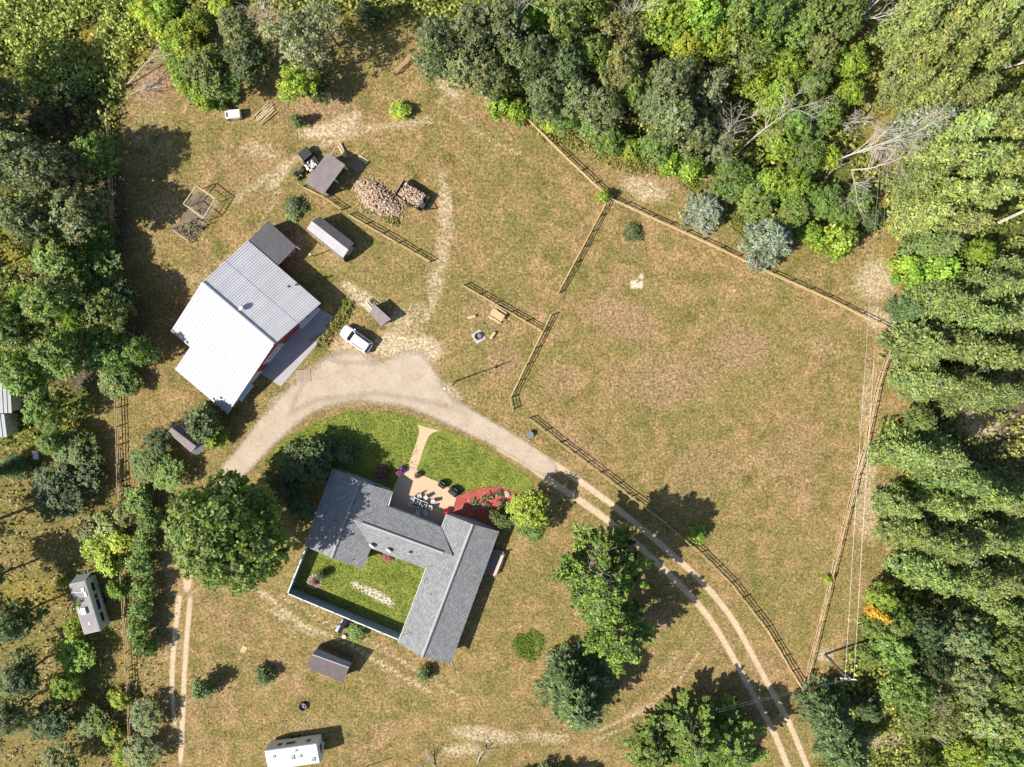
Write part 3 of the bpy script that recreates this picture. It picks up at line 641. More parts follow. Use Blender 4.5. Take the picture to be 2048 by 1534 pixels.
mb = MB(); mb.beam(gR0 + Vector((0, 0, .08)), gR1 + Vector((0, 0, .08)), .34, .05); mb.obj('ridge_cap', M['galv'], garage, go)
mb = MB(); d = (gR1-gR0).normalized(); s_ = Vector((-d.y, d.x, 0)); s_ = s_ if s_.y > 0 else -s_; mb.beam(gR0 + s_*.26 + Vector((0, 0, .02)), gR1 + s_*.26 + Vector((0, 0, .02)), .12, .12); mb.obj('ridge_strip', M['grey_metal'], garage, go)
outl = [gE0, gE1, gR1, gS1, gN2, gN1, gS0, gR0]; sh = shrink(outl, .35)
# straighten the gable walls
mb = MB(); zt = [2.65, 2.65, 5.55, 1.7, 1.7, 2.4, 2.4, 5.55]; wall_poly(mb, sh, 0, zt); mb.obj('wall', M['red_siding'], garage, go)
wA, wM, wB = sh[1], sh[2], sh[3]
sd_ = 1 if on_wall(wA, wB, .5, 1)[0].x > on_wall(wA, wB, .5, 0)[0].x else -1
door(garage, go, wA, wM, .22, 1.1, 2.1, 'white_paint', sd_, 1); door(garage, go, wA, wM, .46, 1.1, 2.1, 'white_paint', sd_, 1)
door(garage, go, wA, wM, .92 - .0, 1.0, 2.0, 'red_bright', sd_, 0) if False else None
door(garage, go, wM, wB, .17, 3.6, 2.5, 'white_paint', sd_, 5, 'garage_door'); door(garage, go, wM, wB, .52, 2.2, 2.2, 'white_paint', sd_, 0)
door(garage, go, wM, wB, .87, 2.4, 1.6, 'white_paint', sd_, 0)
p, d, n = on_wall(wM, wB, .70); n = n*sd_; mb = MB(); mb.slab([p - d*1.4 + n*.03 + Vector((0, 0, 2.1)), p + d*1.4 + n*.03 + Vector((0, 0, 2.1)), p + d*1.4 + n*.8 + Vector((0, 0, 1.8)), p - d*1.4 + n*.8 + Vector((0, 0, 1.8))], .05); mb.obj('awning', M['galv'], garage, go)
p, d, n = on_wall(wA, wM, .34); n = n*sd_; mb = MB(); mb.slab([p - d*1.9 + n*.03 + Vector((0, 0, 1.0)), p + d*1.9 + n*.03 + Vector((0, 0, 1.0)), p + d*1.9 + n*.6 + Vector((0, 0, .95)), p - d*1.9 + n*.6 + Vector((0, 0, .95))], .05); mb.obj('work_bench', M['white_paint'], garage, go)
window(garage, go, wA, wM, .34, .6, .9, 1.8, side=sd_)
for a, b in ((gE1, gR1), (gR1, gS1)):
    mb = MB(); mb.beam(a - Vector((0, 0, .08)), b - Vector((0, 0, .08)), .06, .2); mb.obj('fascia', M['offwhite'], garage, go)
vent(garage, go, P(488, 616, 4.9), .24, 1.0, 'galv', True, 'roof_vent')
c = P(581, 573, 3.7); vent(garage, go, c, .1, .8, 'trim_dark', True, 'stove_pipe'); mb = MB(); mb.box((c.x-.25, c.y+.05, c.z+.15), (.3, .3, .3), .6); mb.obj('vent_box', M['grey_metal'], garage, go)
# dark annexe
A_ = [P(496, 481, 2.75), P(536, 441.6, 2.35), P(592.7, 493, 2.35), P(556, 530.6, 2.75)]
annex_roof = MB(); annex_roof.slab([p - Vector((0, 0, .06)) for p in A_], .12); annex_roof.obj('annexe_roof', M['dark_shingle'], garage, go)
asH = shrink(A_, .2); mb = MB(); wall_poly(mb, asH, 0, [p.z-.2 for p in A_]); mb.obj('annexe_wall', M['red_siding'], garage, go)
window(garage, go, asH[2], asH[3], .35, .9, .8, 1.7, side=1 if on_wall(asH[2], asH[3], .5, 1)[0].y < on_wall(asH[2], asH[3], .5, 0)[0].y else -1)
mb = MB(); mb.beam(P(592.7, 493, 2.3), P(600, 499, 2.2), .1, .08); mb.obj('rain_spout', M['galv'], garage, go)

# ------------------------------------------------------------------ sheds
def gable_shed(name, label, e0, r0, f0, e1, r1, f1, mats, wallmat, cat='shed', over=.15, doorside=None, zf=.02):
    """e/f eaves, r ridge, 0 and 1 the two ends"""
    org = Vector(((r0.x+r1.x)/2, (r0.y+r1.y)/2, 0)); t = thing(name, label, cat, org)
    for q, m_ in (([e0, r0, r1, e1], mats[0]), ([r0, f0, f1, r1], mats[1])):
        mb = MB(); mb.slab(q, .07); mb.obj('roof', M[m_], t, org)
    mb = MB(); mb.beam(r0 + Vector((0, 0, .02)), r1 + Vector((0, 0, .02)), .16, .05); mb.obj('ridge_cap', M[mats[0]], t, org)
    s6 = shrink([e0, r0, f0, f1, r1, e1], over); mb = MB(); wall_poly(mb, s6, 0, [e0.z-.09, r0.z-.09, f0.z-.09, f1.z-.09, r1.z-.09, e1.z-.09]); mb.obj('wall', M[wallmat], t, org)
    return t, org, s6
t, o_, s6 = gable_shed('garden_shed', 'brown-roofed garden shed with one pale roof slope on the south lawn', P(632.9, 1297.7, 2.0), P(624.5, 1308.7, 2.9), P(613.6, 1335.8, 1.9), P(703.3, 1325.9, 2.0), P(698, 1335.3, 2.9), P(686.6, 1365.5, 1.9), ('pale_slope', 'brown_shingle'), 'wood_dark')
door(t, o_, s6[4], s6[3], .5, 1.1, 1.75, 'wood_grey', 1 if on_wall(s6[4], s6[3], .5, 1)[0].x > s6[4].x else -1)
t, o_, s6 = gable_shed('play_shed', 'weathered shed with a small porch roof, half hidden by trees beside the garage', P(353, 845, 1.9), P(342.5, 855.5, 2.6), P(335, 864, 1.9), P(404, 880, 1.9), P(392, 893, 2.6), P(382, 905, 1.9), ('rust_shed', 'rust_shed'), 'wood_grey')
mb = MB(); mb.slab([P(401, 885, 1.85), P(384, 907, 1.85), P(398, 909, 1.55), P(416, 886, 1.55)], .06); mb.obj('porch_roof', M['grey_metal'], t, o_)
for px, py in ((398, 907), (413, 887)): q = MB(); q.beam(P(px, py, 1.5), Vector((P(px, py, 1.5).x, P(px, py, 1.5).y, 0)), .08); q.obj('post', M['wood_grey'], t, o_)
# gambrel shed
g = dict(z0=[P(641, 434.5, 1.3), P(639.9, 432.6, 2.25), P(623.5, 442, 2.75), P(613.6, 457.3, 2.2), P(615.5, 462, 1.2)], z1=[P(709, 489, 1.3), P(708.3, 486.2, 2.25), P(697, 499.5, 2.75), P(686, 515.5, 2.2), P(688.4, 523, 1.2)])
org = Vector(((g['z0'][2].x+g['z1'][2].x)/2, (g['z0'][2].y+g['z1'][2].y)/2, 0)); t = thing('gambrel_shed', 'long gambrel shed with a paler upper roof slope beside the dark annexe', 'shed', org)
for i, m_ in enumerate(('dark_shingle', 'dark_shingle', 'pale_slope', 'rust_shed')):  # upper south-west slope in a paler colour than the rest
    mb = MB(); mb.slab([g['z0'][i], g['z0'][i+1], g['z1'][i+1], g['z1'][i]], .06); mb.obj('roof', M[m_], t, org)
for zz, s_ in ((g['z0'], 1), (g['z1'], -1)):
    mid_ = (g['z1'][2]-g['z0'][2]).normalized()*.15*s_; mb = MB(); pts = [p + mid_ - Vector((0, 0, .05)) for p in zz]; pts = [Vector((pts[0].x, pts[0].y, 0))] + pts + [Vector((pts[-1].x, pts[-1].y, 0))]; mb.add(pts, [tuple(range(7))]); mb.obj('wall', M['wood_dark'], t, org)
for i in (0, 4):
    mb = MB(); a, b = g['z0'][i].copy(), g['z1'][i].copy(); mb.add([Vector((a.x, a.y, 0)), Vector((b.x, b.y, 0)), b, a], [(0, 1, 2, 3)]); mb.obj('wall', M['offwhite' if i == 4 else 'wood_dark'], t, org)
mb = MB(); e = g['z1']; a = Vector((e[1].x, e[1].y, 0)).lerp(Vector((e[3].x, e[3].y, 0)), .5); d = (g['z1'][2]-g['z0'][2]).normalized(); mb.box((a.x - d.x*.08, a.y - d.y*.08, .95), (.06, 1.3, 1.8), math.atan2(d.y, d.x)); mb.obj('door', M['wood_grey'], t, org)
# open-fronted shed with a red end wall
R_ = [P(654.8, 305, 2.2), P(690.6, 329.4, 2.8), P(647.5, 388.1, 2.8), P(608.3, 365.7, 2.2)]; org = P(650, 350)
t = thing('open_shed', 'grey lean-to shed with a red end wall and an open front on posts', 'shed', org)
mb = MB(); mb.slab(R_, .1); mb.obj('roof', M['rust_shed'], t, org)
s4 = shrink(R_, .25)
for i, j, m_ in ((0, 3, 'wood_dark'), (3, 2, 'red_bright'), (0, 1, 'wood_dark')):
    a, b = s4[i], s4[j]; mb = MB(); mb.beam(Vector((a.x, a.y, .0)) + Vector((0, 0, 1.05)), Vector((b.x, b.y, 1.05)), .08, 2.1); mb.obj('wall', M[m_], t, org)
for k in (0, .5, 1):
    p = s4[1].lerp(s4[2], k); mb = MB(); mb.beam(Vector((p.x, p.y, 0)), Vector((p.x, p.y, 2.7)), .18); mb.obj('post', M['offwhite'], t, org)
# small woodshed beside the car
R_ = [P(746, 606, 1.9), P(782, 638.4, 1.9), P(762, 652, 1.25), P(741, 628, 1.25)]; org = P(765, 632)
t = thing('lean_to_shed', 'small grey lean-to shed standing beside the white car', 'shed', org); mb = MB(); mb.slab(R_, .08); mb.obj('roof', M['rust_shed'], t, org)
s4 = shrink(R_, .12); mb = MB(); wall_poly(mb, s4, 0, [1.78, 1.78, 1.15, 1.15]); mb.obj('wall', M['wood_dark'], t, org)
org = P(741, 614); t = thing('scrap_rack', 'rack of scrap wood and bars at the end of the small lean-to shed', 'rack', org, math.radians(-45))
for k in range(7):
    q = MB(); x = -.5 + k*.17; q.beam((random.uniform(-1.0, -.7), x, .5+.1*random.random()), (random.uniform(.4, .9), x + random.uniform(-.1, .1), .9), .09, .05); q.obj('plank', M[random.choice(('wood_pale', 'wood_grey', 'steel_dark', 'offwhite'))], t)
for x in (-.5, .5):
    q = MB(); q.beam((x, -.6, 0), (x, -.6, .6), .08); q.beam((x, .6, 0), (x, .6, .6), .08); q.beam((x, -.7, .55), (x, .7, .55), .08); q.obj('frame', M['steel_dark'], t)
# neighbour's building at the west edge
org = P(0, 820); t = thing('pale_pole_barn', 'pale metal-roofed building cut by the photo edge, under trees', 'building', org)
def rp(pts, mat='roof_toned', parent=None, og=None, rib=.5):
    mb = MB(); mb.slab(pts, .08); a0, a1, b0, b1 = pts[0], pts[1], pts[3], pts[2]; k = max(2, int((a1-a0).length/rib))
    for i in range(k+1): t_ = i/k; mb.beam(a0.lerp(a1, t_)+Vector((0, 0, .03)), b0.lerp(b1, t_)+Vector((0, 0, .03)), .05, .06)
    mb.obj('roof', M[mat], parent, og)
rp([P(-90, 766, 4.2), P(20, 765, 3.0), P(23.5, 826, 3.0), P(-90, 828, 4.2)][::1], 'roof_toned', t, org)
rp([P(-95, 829, 3.9), P(8, 828, 2.7), P(14, 874, 2.7), P(-95, 877, 3.9)], 'roof_toned', t, org)
for pts in ([P(-85, 769, 3), P(17, 768, 3), P(20, 823, 3), P(-85, 825, 3)], [P(-90, 832, 2.6), P(5, 831, 2.6), P(10, 871, 2.6), P(-90, 874, 2.6)]):
    mb = MB(); wall_poly(mb, pts, 0, [2.6]*4); mb.obj('wall', M['cream_wall'], t, org)
# outdoor furnace
org = P(680, 1252); t = thing('outdoor_furnace', 'small dark metal hut with a round flue against the blue-grey fence', 'furnace', org)
E = [P(683, 1240, 1.3), P(669, 1262, 1.3), P(687, 1238, 1.75), P(674.5, 1264.5, 1.75), P(695, 1241, 1.3), P(682, 1268, 1.3)]
for q, m_ in (([E[0], E[2], E[3], E[1]], 'house_wall'), ([E[2], E[4], E[5], E[3]], 'trim_dark')): mb = MB(); mb.slab(q, .05); mb.obj('roof', M[m_], t, org)
mb = MB(); wall_poly(mb, shrink([E[0], E[4], E[5], E[1]], .08), 0, [1.25]*4); mb.obj('wall', M['trim_dark'], t, org); vent(t, org, P(676, 1250, 1.7), .13, .5, 'galv', False, 'flue')

# ------------------------------------------------------------------ rail fences
POST = MB(); POST.beam((0, 0, -.1), (0, 0, 1.25), .15); post_me = POST.mesh('post'); post_me.materials.append(M['wood_rail'])
def rail_fence(label, pts_px, rails=(.32, .72, 1.12), sp=36, name='rail_fence'):
    pts = [P(*p) for p in pts_px]; org = pts[0]; t = thing(name, label, 'fence', org, group='timber rail fences')
    nodes = []
    for a, b in zip(pts[:-1], pts[1:]):
        k = max(1, round((b-a).length/(sp/14.3)))
        for i in range(k): nodes.append(a.lerp(b, i/k))
    nodes.append(pts[-1])
    for nd in nodes:
        link('post', post_me, None, t, nd - org + Vector((0, 0, random.uniform(-.05, .04))), (random.uniform(-.03, .03), random.uniform(-.03, .03), random.random()))
    for a, b in zip(nodes[:-1], nodes[1:]):
        for z in rails:
            q = MB(); j = lambda: random.uniform(-.035, .035); q.tube([a + Vector((j(), j(), z+j())), (a+b)/2 + Vector((j(), j(), z+j())), b + Vector((j(), j(), z+j()))], [.05, .065, .05], 5); q.obj('rail', M['wood_rail'], t, org)
    return t
rail_fence('split-rail fence along the foot of the north wood to the leafy corner post', [(905, 168), (960, 192), (1010, 220), (1053, 240), (1130, 316), (1213, 394)])
rail_fence('rail fence on the north-east edge of the meadow, past the two blue spruces', [(1215, 397), (1300, 436), (1400, 482), (1540, 548), (1650, 597), (1781, 662)])
rail_fence('long rail fence beside the eastern conifers', [(1781, 675), (1750, 775), (1723, 903), (1708, 952), (1659, 1151), (1604, 1374)])
rail_fence('rail fence following the curved drive along the meadow edge', [(1058, 836), (1120, 885), (1200, 945), (1325, 1040), (1400, 1105), (1460, 1165), (1530, 1255), (1600, 1372)])
rail_fence('rail fence running down from the leafy corner post to an opening', [(1214, 402), (1115, 587)])
rail_fence('rail fence with a short return, behind the fire pit on the meadow side', [(1101, 631), (1020, 795), (1026, 818)])
rail_fence('rail fence behind the picnic table', [(926, 571), (1082, 661)])
rail_fence('rail fence between the firewood pile and the gambrel shed', [(697, 430), (860, 524)])
rail_fence('short rail fence in front of the open red-ended shed', [(604, 374), (650, 396), (684, 420)])
rail_fence('short piece of rail fence lying in tree shade at the top of the yard', [(790, 150), (823, 117), (850, 136)])
rail_fence('weathered rail fence running up the west side between the trees', [(222, 225), (229, 420), (236, 700), (244, 1000), (249, 1150), (258, 1300), (264, 1430), (268, 1560)])

# ------------------------------------------------------------------ poles and wires
org = P(1650, 1308.5); t = thing('utility_pole', 'brown utility pole with a white crossarm at the south-east corner', 'utility pole', org)
PH = 7.2; mb = MB(); mb.tube([(0, 0, 0), (0, 0, PH)], [.19, .13], 8); mb.obj('pole', M['pole_wood'], t)
mb = MB(); mb.beam((-.1, -1.1, PH-.3), (.1, 1.1, PH-.3), .12, .1) if False else mb.beam((-1.1, .15, PH-.35), (1.1, -.1, PH-.35), .12, .1); mb.obj('crossarm', M['offwhite'], t)
for x in (-.95, 0, .95): mb = MB(); mb.cyl((x, .02, PH-.3), .07, .28, 8, .04); mb.obj('insulator', M['offwhite'], t)
mb = MB(); mb.cyl((.3, -.2, PH-1.5), .22, .8, 10); mb.obj('transformer', M['offwhite'], t)
def wire(label, a, b, sag=.8, r=.022, m_='galv'):
    a = Vector(a); b = Vector(b); pts = [a.lerp(b, i/16) - Vector((0, 0, sag*4*(i/16)*(1-i/16))) for i in range(17)]
    mb = MB(); mb.tube(pts, r*.4, 4); o = mb.obj('power_line', M[m_], None, org=a); o.location = a; return tag(o, label, 'power line', 'power lines')
top = org + Vector((0, 0, PH)); n1 = P(1790, -60, 7.6); n2 = P(1806, -60, 7.6)
wire('left one of two power lines over the eastern fence', top + Vector((-.6, .1, 0)), n1, .5)
wire('right one of two power lines over the eastern fence', top + Vector((.6, 0, 0)), n2, .5)
w1, w2, w3 = P(1240, 1475, 5.5), P(1240, 1483, 5.5), P(1150, 1640, 5.5)
wire('upper one of two wires over the bottom pines to the utility pole', top + Vector((-.6, .1, 0)), w1 + (w1-top)*.6, .6)
wire('lower one of two wires over the bottom pines to the utility pole', top + Vector((0, 0, -.2)), w2 + (w2-top)*.6, .6)
org = P(913, 762); t = thing('yard_light', 'slender yard lamp post with a white lamp head on a side arm', 'lamp post', org); LH = 7.6
mb = MB(); mb.tube([(0, 0, 0), (0, 0, LH)], [.11, .07], 8); mb.obj('pole', M['pole_wood'], t)
mb = MB(); mb.tube([(0, 0, LH-.6), (-.5, -.2, LH-.45), (-.9, -.35, LH-.75)], .03, 6); mb.obj('arm', M['galv'], t)
mb = MB(); mb.cyl((-.95, -.38, LH-1.1), .24, .3, 12, .1); mb.obj('lamp_head', M['white_paint'], t)
org = P(1272.5, 564); t = thing('tetherball_pole', 'thin dark pole standing in a bare sand patch in the meadow', 'pole', org); mb = MB(); mb.tube([(0, 0, 0), (0, 0, 2.65)], .045, 8); mb.obj('post', M['steel_dark'], t); mb = MB(); mb.cyl((0, 0, 2.6), .08, .08, 8); mb.obj('cap', M['steel_dark'], t)
org = P(631, 508); t = thing('short_pole', 'short pole with a white top beside the gambrel shed', 'pole', P(629, 512)); mb = MB(); mb.tube([(0, 0, 0), (0, 0, 2.0)], .08, 8); mb.obj('post', M['pole_wood'], t); mb = MB(); mb.box((0, 0, 2.1), (.28, .2, .25)); mb.obj('box', M['white_paint'], t)

# ------------------------------------------------------------------ car
def rounded(x0, x1, hw, z, n=7, r0=.6, r1=.45):
    pts = []
    for k in range(n):      # front right to front left (x1 end)
        a = math.pi/2*k/(n-1); pts.append((x1 - r1 + r1*math.cos(a), -hw + r1 - r1*math.sin(a)) if False else (x1 - r1*(1-math.cos(a)), (hw-r1*.9) + r1*.9*math.sin(a)))
    for k in range(n):
        a = math.pi/2*k/(n-1); pts.append((x0 + r0*(1-math.sin(a)), (hw-r0*.9) + r0*.9*math.cos(a)))
    pts += [(x, -y) for x, y in pts[::-1]]
    return [(x, y, z) for x, y in pts]
def loft(mb, rings, cap0=True, cap1=True):
    n = len(rings[0]); b = len(mb.v)
    for r in rings: mb.v += [tuple(p) for p in r]
    for i in range(len(rings)-1):
        for j in range(n): k = (j+1) % n; mb.f.append((b+i*n+j, b+i*n+k, b+(i+1)*n+k, b+(i+1)*n+j))
    if cap0: mb.f.append(tuple(range(b, b+n))[::-1])
    if cap1: mb.f.append(tuple(range(b+(len(rings)-1)*n, b+len(rings)*n)))
fr, re_ = P(689, 655), P(744, 694); ang = math.atan2((fr-re_).y, (fr-re_).x); cc = (fr+re_)/2
cc = P(715, 678)
t = thing('parked_car', 'white SUV parked at the edge of the gravel yard', 'car', cc, ang)
mb = MB(); loft(mb, [rounded(-2.25, 2.2, .82, .28, r0=.35, r1=.5), rounded(-2.36, 2.34, .93, .5, r0=.4, r1=.7), rounded(-2.36, 2.36, .95, .75, r0=.4, r1=.75), rounded(-2.3, 2.28, .93, .93, r0=.42, r1=.8), rounded(-2.2, 2.05, .84, 1.02, r0=.45, r1=.8), rounded(-2.1, 1.6, .7, 1.06, r0=.4, r1=.6)])
mb.obj('body', M['car_paint'], t, smooth=True)
mb = MB(); loft(mb, [rounded(-2.22, 1.18, .83, 1.0, r0=.35, r1=.35), rounded(-1.98, .42, .66, 1.5, r0=.3, r1=.25)]); mb.obj('glazing', M['glass'], t, smooth=False)
mb = MB(); loft(mb, [rounded(-2.02, .50, .69, 1.46, r0=.32, r1=.28), rounded(-1.98, .42, .68, 1.55, r0=.3, r1=.26), rounded(-1.9, .3, .58, 1.60, r0=.3, r1=.25)]); mb.obj('roof', M['car_paint'], t, smooth=True)
for s_ in (-1, 1):
    q = MB(); q.beam((-1.7, s_*.62, 1.66), (.2, s_*.62, 1.66), .05, .05); q.obj('roof_rail', M['trim_dark'], t)
    q = MB(); q.beam((1.12, s_*.84, 1.02), (.42, s_*.68, 1.5), .07, .06); q.obj('pillar', M['car_paint'], t)
    q = MB(); q.beam((-2.16, s_*.82, 1.02), (-1.96, s_*.66, 1.5), .09, .12); q.obj('pillar', M['car_paint'], t)
    q = MB(); q.beam((-.5, s_*.86, 1.02), (-.5, s_*.70, 1.5), .06, .06); q.obj('pillar', M['car_paint'], t)
    q = MB(); q.box((.85, s_*1.03, 1.06), (.16, .2, .14)); q.obj('mirror', M['car_paint'], t)
    q = MB(); q.box((2.12, s_*.68, .78), (.22, .3, .12)); q.obj('headlight', M['lens'], t)
    q = MB(); q.box((-2.33, s_*.72, .85), (.1, .25, .22)); q.obj('taillight', M['lamp_red'], t)
    for x in (-1.4, 1.42):
        q = MB(); q.tube([(x, s_*.72, .34), (x, s_*.96, .34)], .34, 16); w = q.obj('wheel', M['rubber'], t); q = MB(); q.tube([(x, s_*.95, .34), (x, s_*.975, .34)], .2, 12); q.obj('rim', M['galv'], w)
q = MB(); q.box((-2.38, 0, .45), (.06, 1.5, .14)); q.obj('bumper', M['trim_dark'], t)

# ------------------------------------------------------------------ caravans
def caravan(label, nw, ne, se, sw, z, wallmat, roofmat, group=None):
    """roof corners; x axis runs nw->sw (length)"""
    c = (nw+ne+se+sw)/4; ax = ((sw-nw)+(se-ne)).normalized(); Ln = (sw-nw).length; W = (ne-nw).length; a = math.atan2(ax.y, ax.x)
    t = thing('travel_trailer', label, 'caravan', (c.x, c.y, 0), a, group); hl, hw = Ln/2, W/2
    mb = MB(); loft(mb, [rounded(-hl+.05, hl-.05, hw-.03, .55, 3, .12, .12), rounded(-hl, hl, hw, 1.2, 3, .12, .12), rounded(-hl, hl, hw, z-.15, 3, .12, .12), rounded(-hl+.1, hl-.1, hw-.06, z, 3, .12, .12)]); mb.obj('body', M[wallmat], t)
    mb = MB(); mb.box((0, 0, z+.015), (Ln-.28, W-.22, .03)); mb.obj('roof', M[roofmat], t)
    for s_ in (-1, 1):
        for x in (-.5, .45):
            q = MB(); q.tube([(x, s_*(hw-.25), .36), (x, s_*(hw-.02), .36)], .36, 14); q.obj('wheel', M['rubber'], t)
    return t, hl, hw
t, hl, hw = caravan('old cream travel trailer with a dirty grey roof among the western bushes', P(137.2, 1170.2, 2.9), P(170.6, 1159.7, 2.9), P(201, 1260.5, 2.9), P(168.5, 1271.4, 2.9), 2.9, 'rv_wall', 'rv_roof_dirty')
def side_win(t, x, y, w, z0, z1):
    s_ = 1 if y > 0 else -1; q = MB(); q.box((x, y + s_*.012, (z0+z1)/2), (w, .03, z1-z0)); f = q.obj('window', M['trim_dark'], t); q = MB(); q.box((x, y + s_*.03, (z0+z1)/2), (w-.1, .02, z1-z0-.1)); q.obj('pane', M['glass'], f)
for x, w in ((-2.4, 1.2), (-1.0, .6), (.2, 1.5), (2.1, 1.3)): side_win(t, x, hw, w, 1.5, 2.1)
q = MB(); q.box((.35, -.15, 3.08), (.95, .7, .3)); q.obj('air_conditioner', M['white_paint'], t)
q = MB(); q.box((-2.6, .55, 2.98), (.5, .4, .1)); q.obj('roof_hatch', M['white_paint'], t); q = MB(); q.box((-1.9, .72, 2.98), (.65, .35, .1)); q.obj('roof_hatch', M['white_paint'], t)
q = MB(); q.box((-1.25, -.05, 2.97), (.4, .4, .08)); q.obj('roof_hatch', M['trim_dark'], t); q = MB(); q.box((2.3, .05, 2.97), (.3, .3, .08)); q.obj('roof_hatch', M['offwhite'], t)
q = MB(); q.beam((-2.5, -.8, 3.02), (-2.3, .6, 3.02), .06); q.beam((-.5, -.75, 3.02), (.6, -.8, 3.02), .08); q.obj('aerial', M['offwhite'], t)
q = MB(); q.slab([Vector((-hl, -hw+.1, 2.85)), Vector((-hl, hw-.1, 2.85)), Vector((-hl-.55, hw-.15, 1.1)), Vector((-hl-.55, -hw+.15, 1.1))], .05); q.obj('front_cap', M['rv_wall'], t)
q = MB(); q.beam((-hl-.2, -.5, .5), (-hl-1.3, 0, .45), .09); q.beam((-hl-.2, .5, .5), (-hl-1.3, 0, .45), .09); q.obj('drawbar', M['steel_dark'], t)
q = MB(); q.beam((-1.6, hw+.06, 1.15), (2.0, hw+.06, 1.15), .1, .12); q.obj('awning', M['offwhite'], t)
t, hl, hw = caravan('white travel trailer with a bright white roof at the bottom edge', P(534, 1541, 2.85), P(530, 1501.5, 2.85), P(635.7, 1487, 2.85), P(639.6, 1526, 2.85), 2.85, 'white_paint', 'white_paint')
for x, w in ((-1.9, .6), (-.3, 1.3), (2.3, .6)): side_win(t, x, hw, w, 1.5, 2.1)
side_win(t, hl-.0, .0, .01, 1.4, 2.0) if False else None
q = MB(); q.box((hl+.012, 0, 1.8), (.03, 1.2, .6)); f = q.obj('window', M['trim_dark'], t); q = MB(); q.box((hl+.03, 0, 1.8), (.02, 1.1, .5)); q.obj('pane', M['glass'], f)
for x, y, a_, b_ in ((-2.6, .45, .35, .35), (.05, -.05, .45, .7), (1.15, .0, .4, .4), (.7, .9, .3, .3), (2.9, -.75, .5, .6)):
    q = MB(); q.box((x, y, 2.95), (a_, b_, .18)); h_ = q.obj('roof_hatch', M['offwhite'], t); q = MB(); q.box((x, y, 3.05), (a_*.6, b_*.6, .03)); q.obj('lid', M['grey_metal'], h_)
q = MB(); q.cyl((-hl-.45, .35, .75), .2, .6, 12, .17); q.cyl((-hl-.45, -.15, .75), .2, .6, 12, .17); q.obj('gas_bottle', M['white_paint'], t)
q = MB(); q.beam((-hl, -.6, .5), (-hl-1.2, .1, .45), .09); q.beam((-hl, .7, .5), (-hl-1.2, .1, .45), .09); q.obj('drawbar', M['steel_dark'], t)
q = MB(); q.tube([(hl+.06, .25, 1.15), (hl+.26, .25, 1.15)], .33, 16); q.obj('spare_wheel', M['offwhite'], t)

# ------------------------------------------------------------------ yard things
# white utility cart
t = thing('utility_cart', 'small white utility cart with a flat white box near the pole pile', 'cart', P(474, 232), math.radians(184))
mb = MB(); loft(mb, [rounded(-.75, .75, .5, .3, 3, .1, .1), rounded(-.8, .8, .54, .75, 3, .1, .1), rounded(-.78, .78, .52, 1.1, 3, .1, .1)]); mb.obj('box', M['white_paint'], t)
mb = MB(); loft(mb, [rounded(.75, 1.35, .46, .3, 3, .05, .1), rounded(.72, 1.3, .48, .8, 3, .05, .1)]); mb.obj('cab', M['white_paint'], t)
mb = MB(); mb.box((1.0, 0, .83), (.3, .6, .06)); mb.obj('seat', M['trim_dark'], t)
for x in (-.5, 1.0):
    for s_ in (-1, 1): q = MB(); q.tube([(x, s_*.4, .22), (x, s_*.56, .22)], .22, 12); q.obj('wheel', M['rubber'], t)
# pile of poles
org = P(531, 229); t = thing('pole_pile', 'fan-shaped pile of thin peeled poles lying beside the white cart', 'pole pile', org)
for k in range(16):
    a = math.radians(38 + random.uniform(-7, 7)); o_ = -.75 + k*.1; d = Vector((math.cos(a), math.sin(a), 0)); s_ = Vector((-math.sin(a), math.cos(a), 0)); c_ = s_*o_ + Vector((random.uniform(-.2, .2), 0, .07+random.random()*.16)); l = random.uniform(1.2, 1.75)
    q = MB(); q.tube([c_ - d*l, c_ + s_*random.uniform(-.06, .06), c_ + d*l], [.05, .06, .04], 5); q.obj('pole', M['wood_pale'], t)
# firewood pile and loaded trailer
def logs(n, fn, zfn, mat='log_end', L_=.4, r=(.06, .1)):
    mb = MB()
    for k in range(n):
        x, y = fn(); z = zfn(x, y); a = random.uniform(0, 6.28); e = random.uniform(-.7, .7); d = Vector((math.cos(a)*math.cos(e), math.sin(a)*math.cos(e), math.sin(e)))*L_*.5*random.uniform(.7, 1.1); c_ = Vector((x, y, z)); mb.tube([c_-d, c_+d], random.uniform(*r), 5)
    return mb
def ell(a, b):
    while True:
        x, y = random.uniform(-1, 1), random.uniform(-1, 1)
        if x*x + y*y < 1: return x*a, y*b
zf = lambda a, b, h: (lambda x, y: max(.08, h*(1 - (x/a)**2 - (y/b)**2)) * random.uniform(.75, 1.05) + .05)
mb = logs(820, lambda: ell(3.6, 1.75), zf(3.7, 1.8, .95)); o = mb.obj('firewood_pile', M['log_end']); o.location = P(755, 398); o.rotation_euler = (0, 0, math.radians(-37)); tag(o, 'large loose heap of split firewood on the grass behind the fence', 'firewood', kind='stuff')
mb = logs(110, lambda: ell(4.3, 2.4), lambda x, y: .08); o = mb.obj('scattered_logs', M['log_end']); o.location = P(757, 402); o.rotation_euler = (0, 0, math.radians(-37)); tag(o, 'loose split logs scattered round the firewood heap', 'firewood', kind='stuff')
tc = P(827, 394); ta = math.radians(-32); t = thing('log_trailer', 'black utility trailer loaded with split logs beside the firewood heap', 'trailer', tc, ta)
hl, hw = 2.05, 1.15; mb = MB(); mb.box((0, 0, .55), (2*hl, 2*hw, .08)); mb.obj('bed', M['wood_dark'], t)
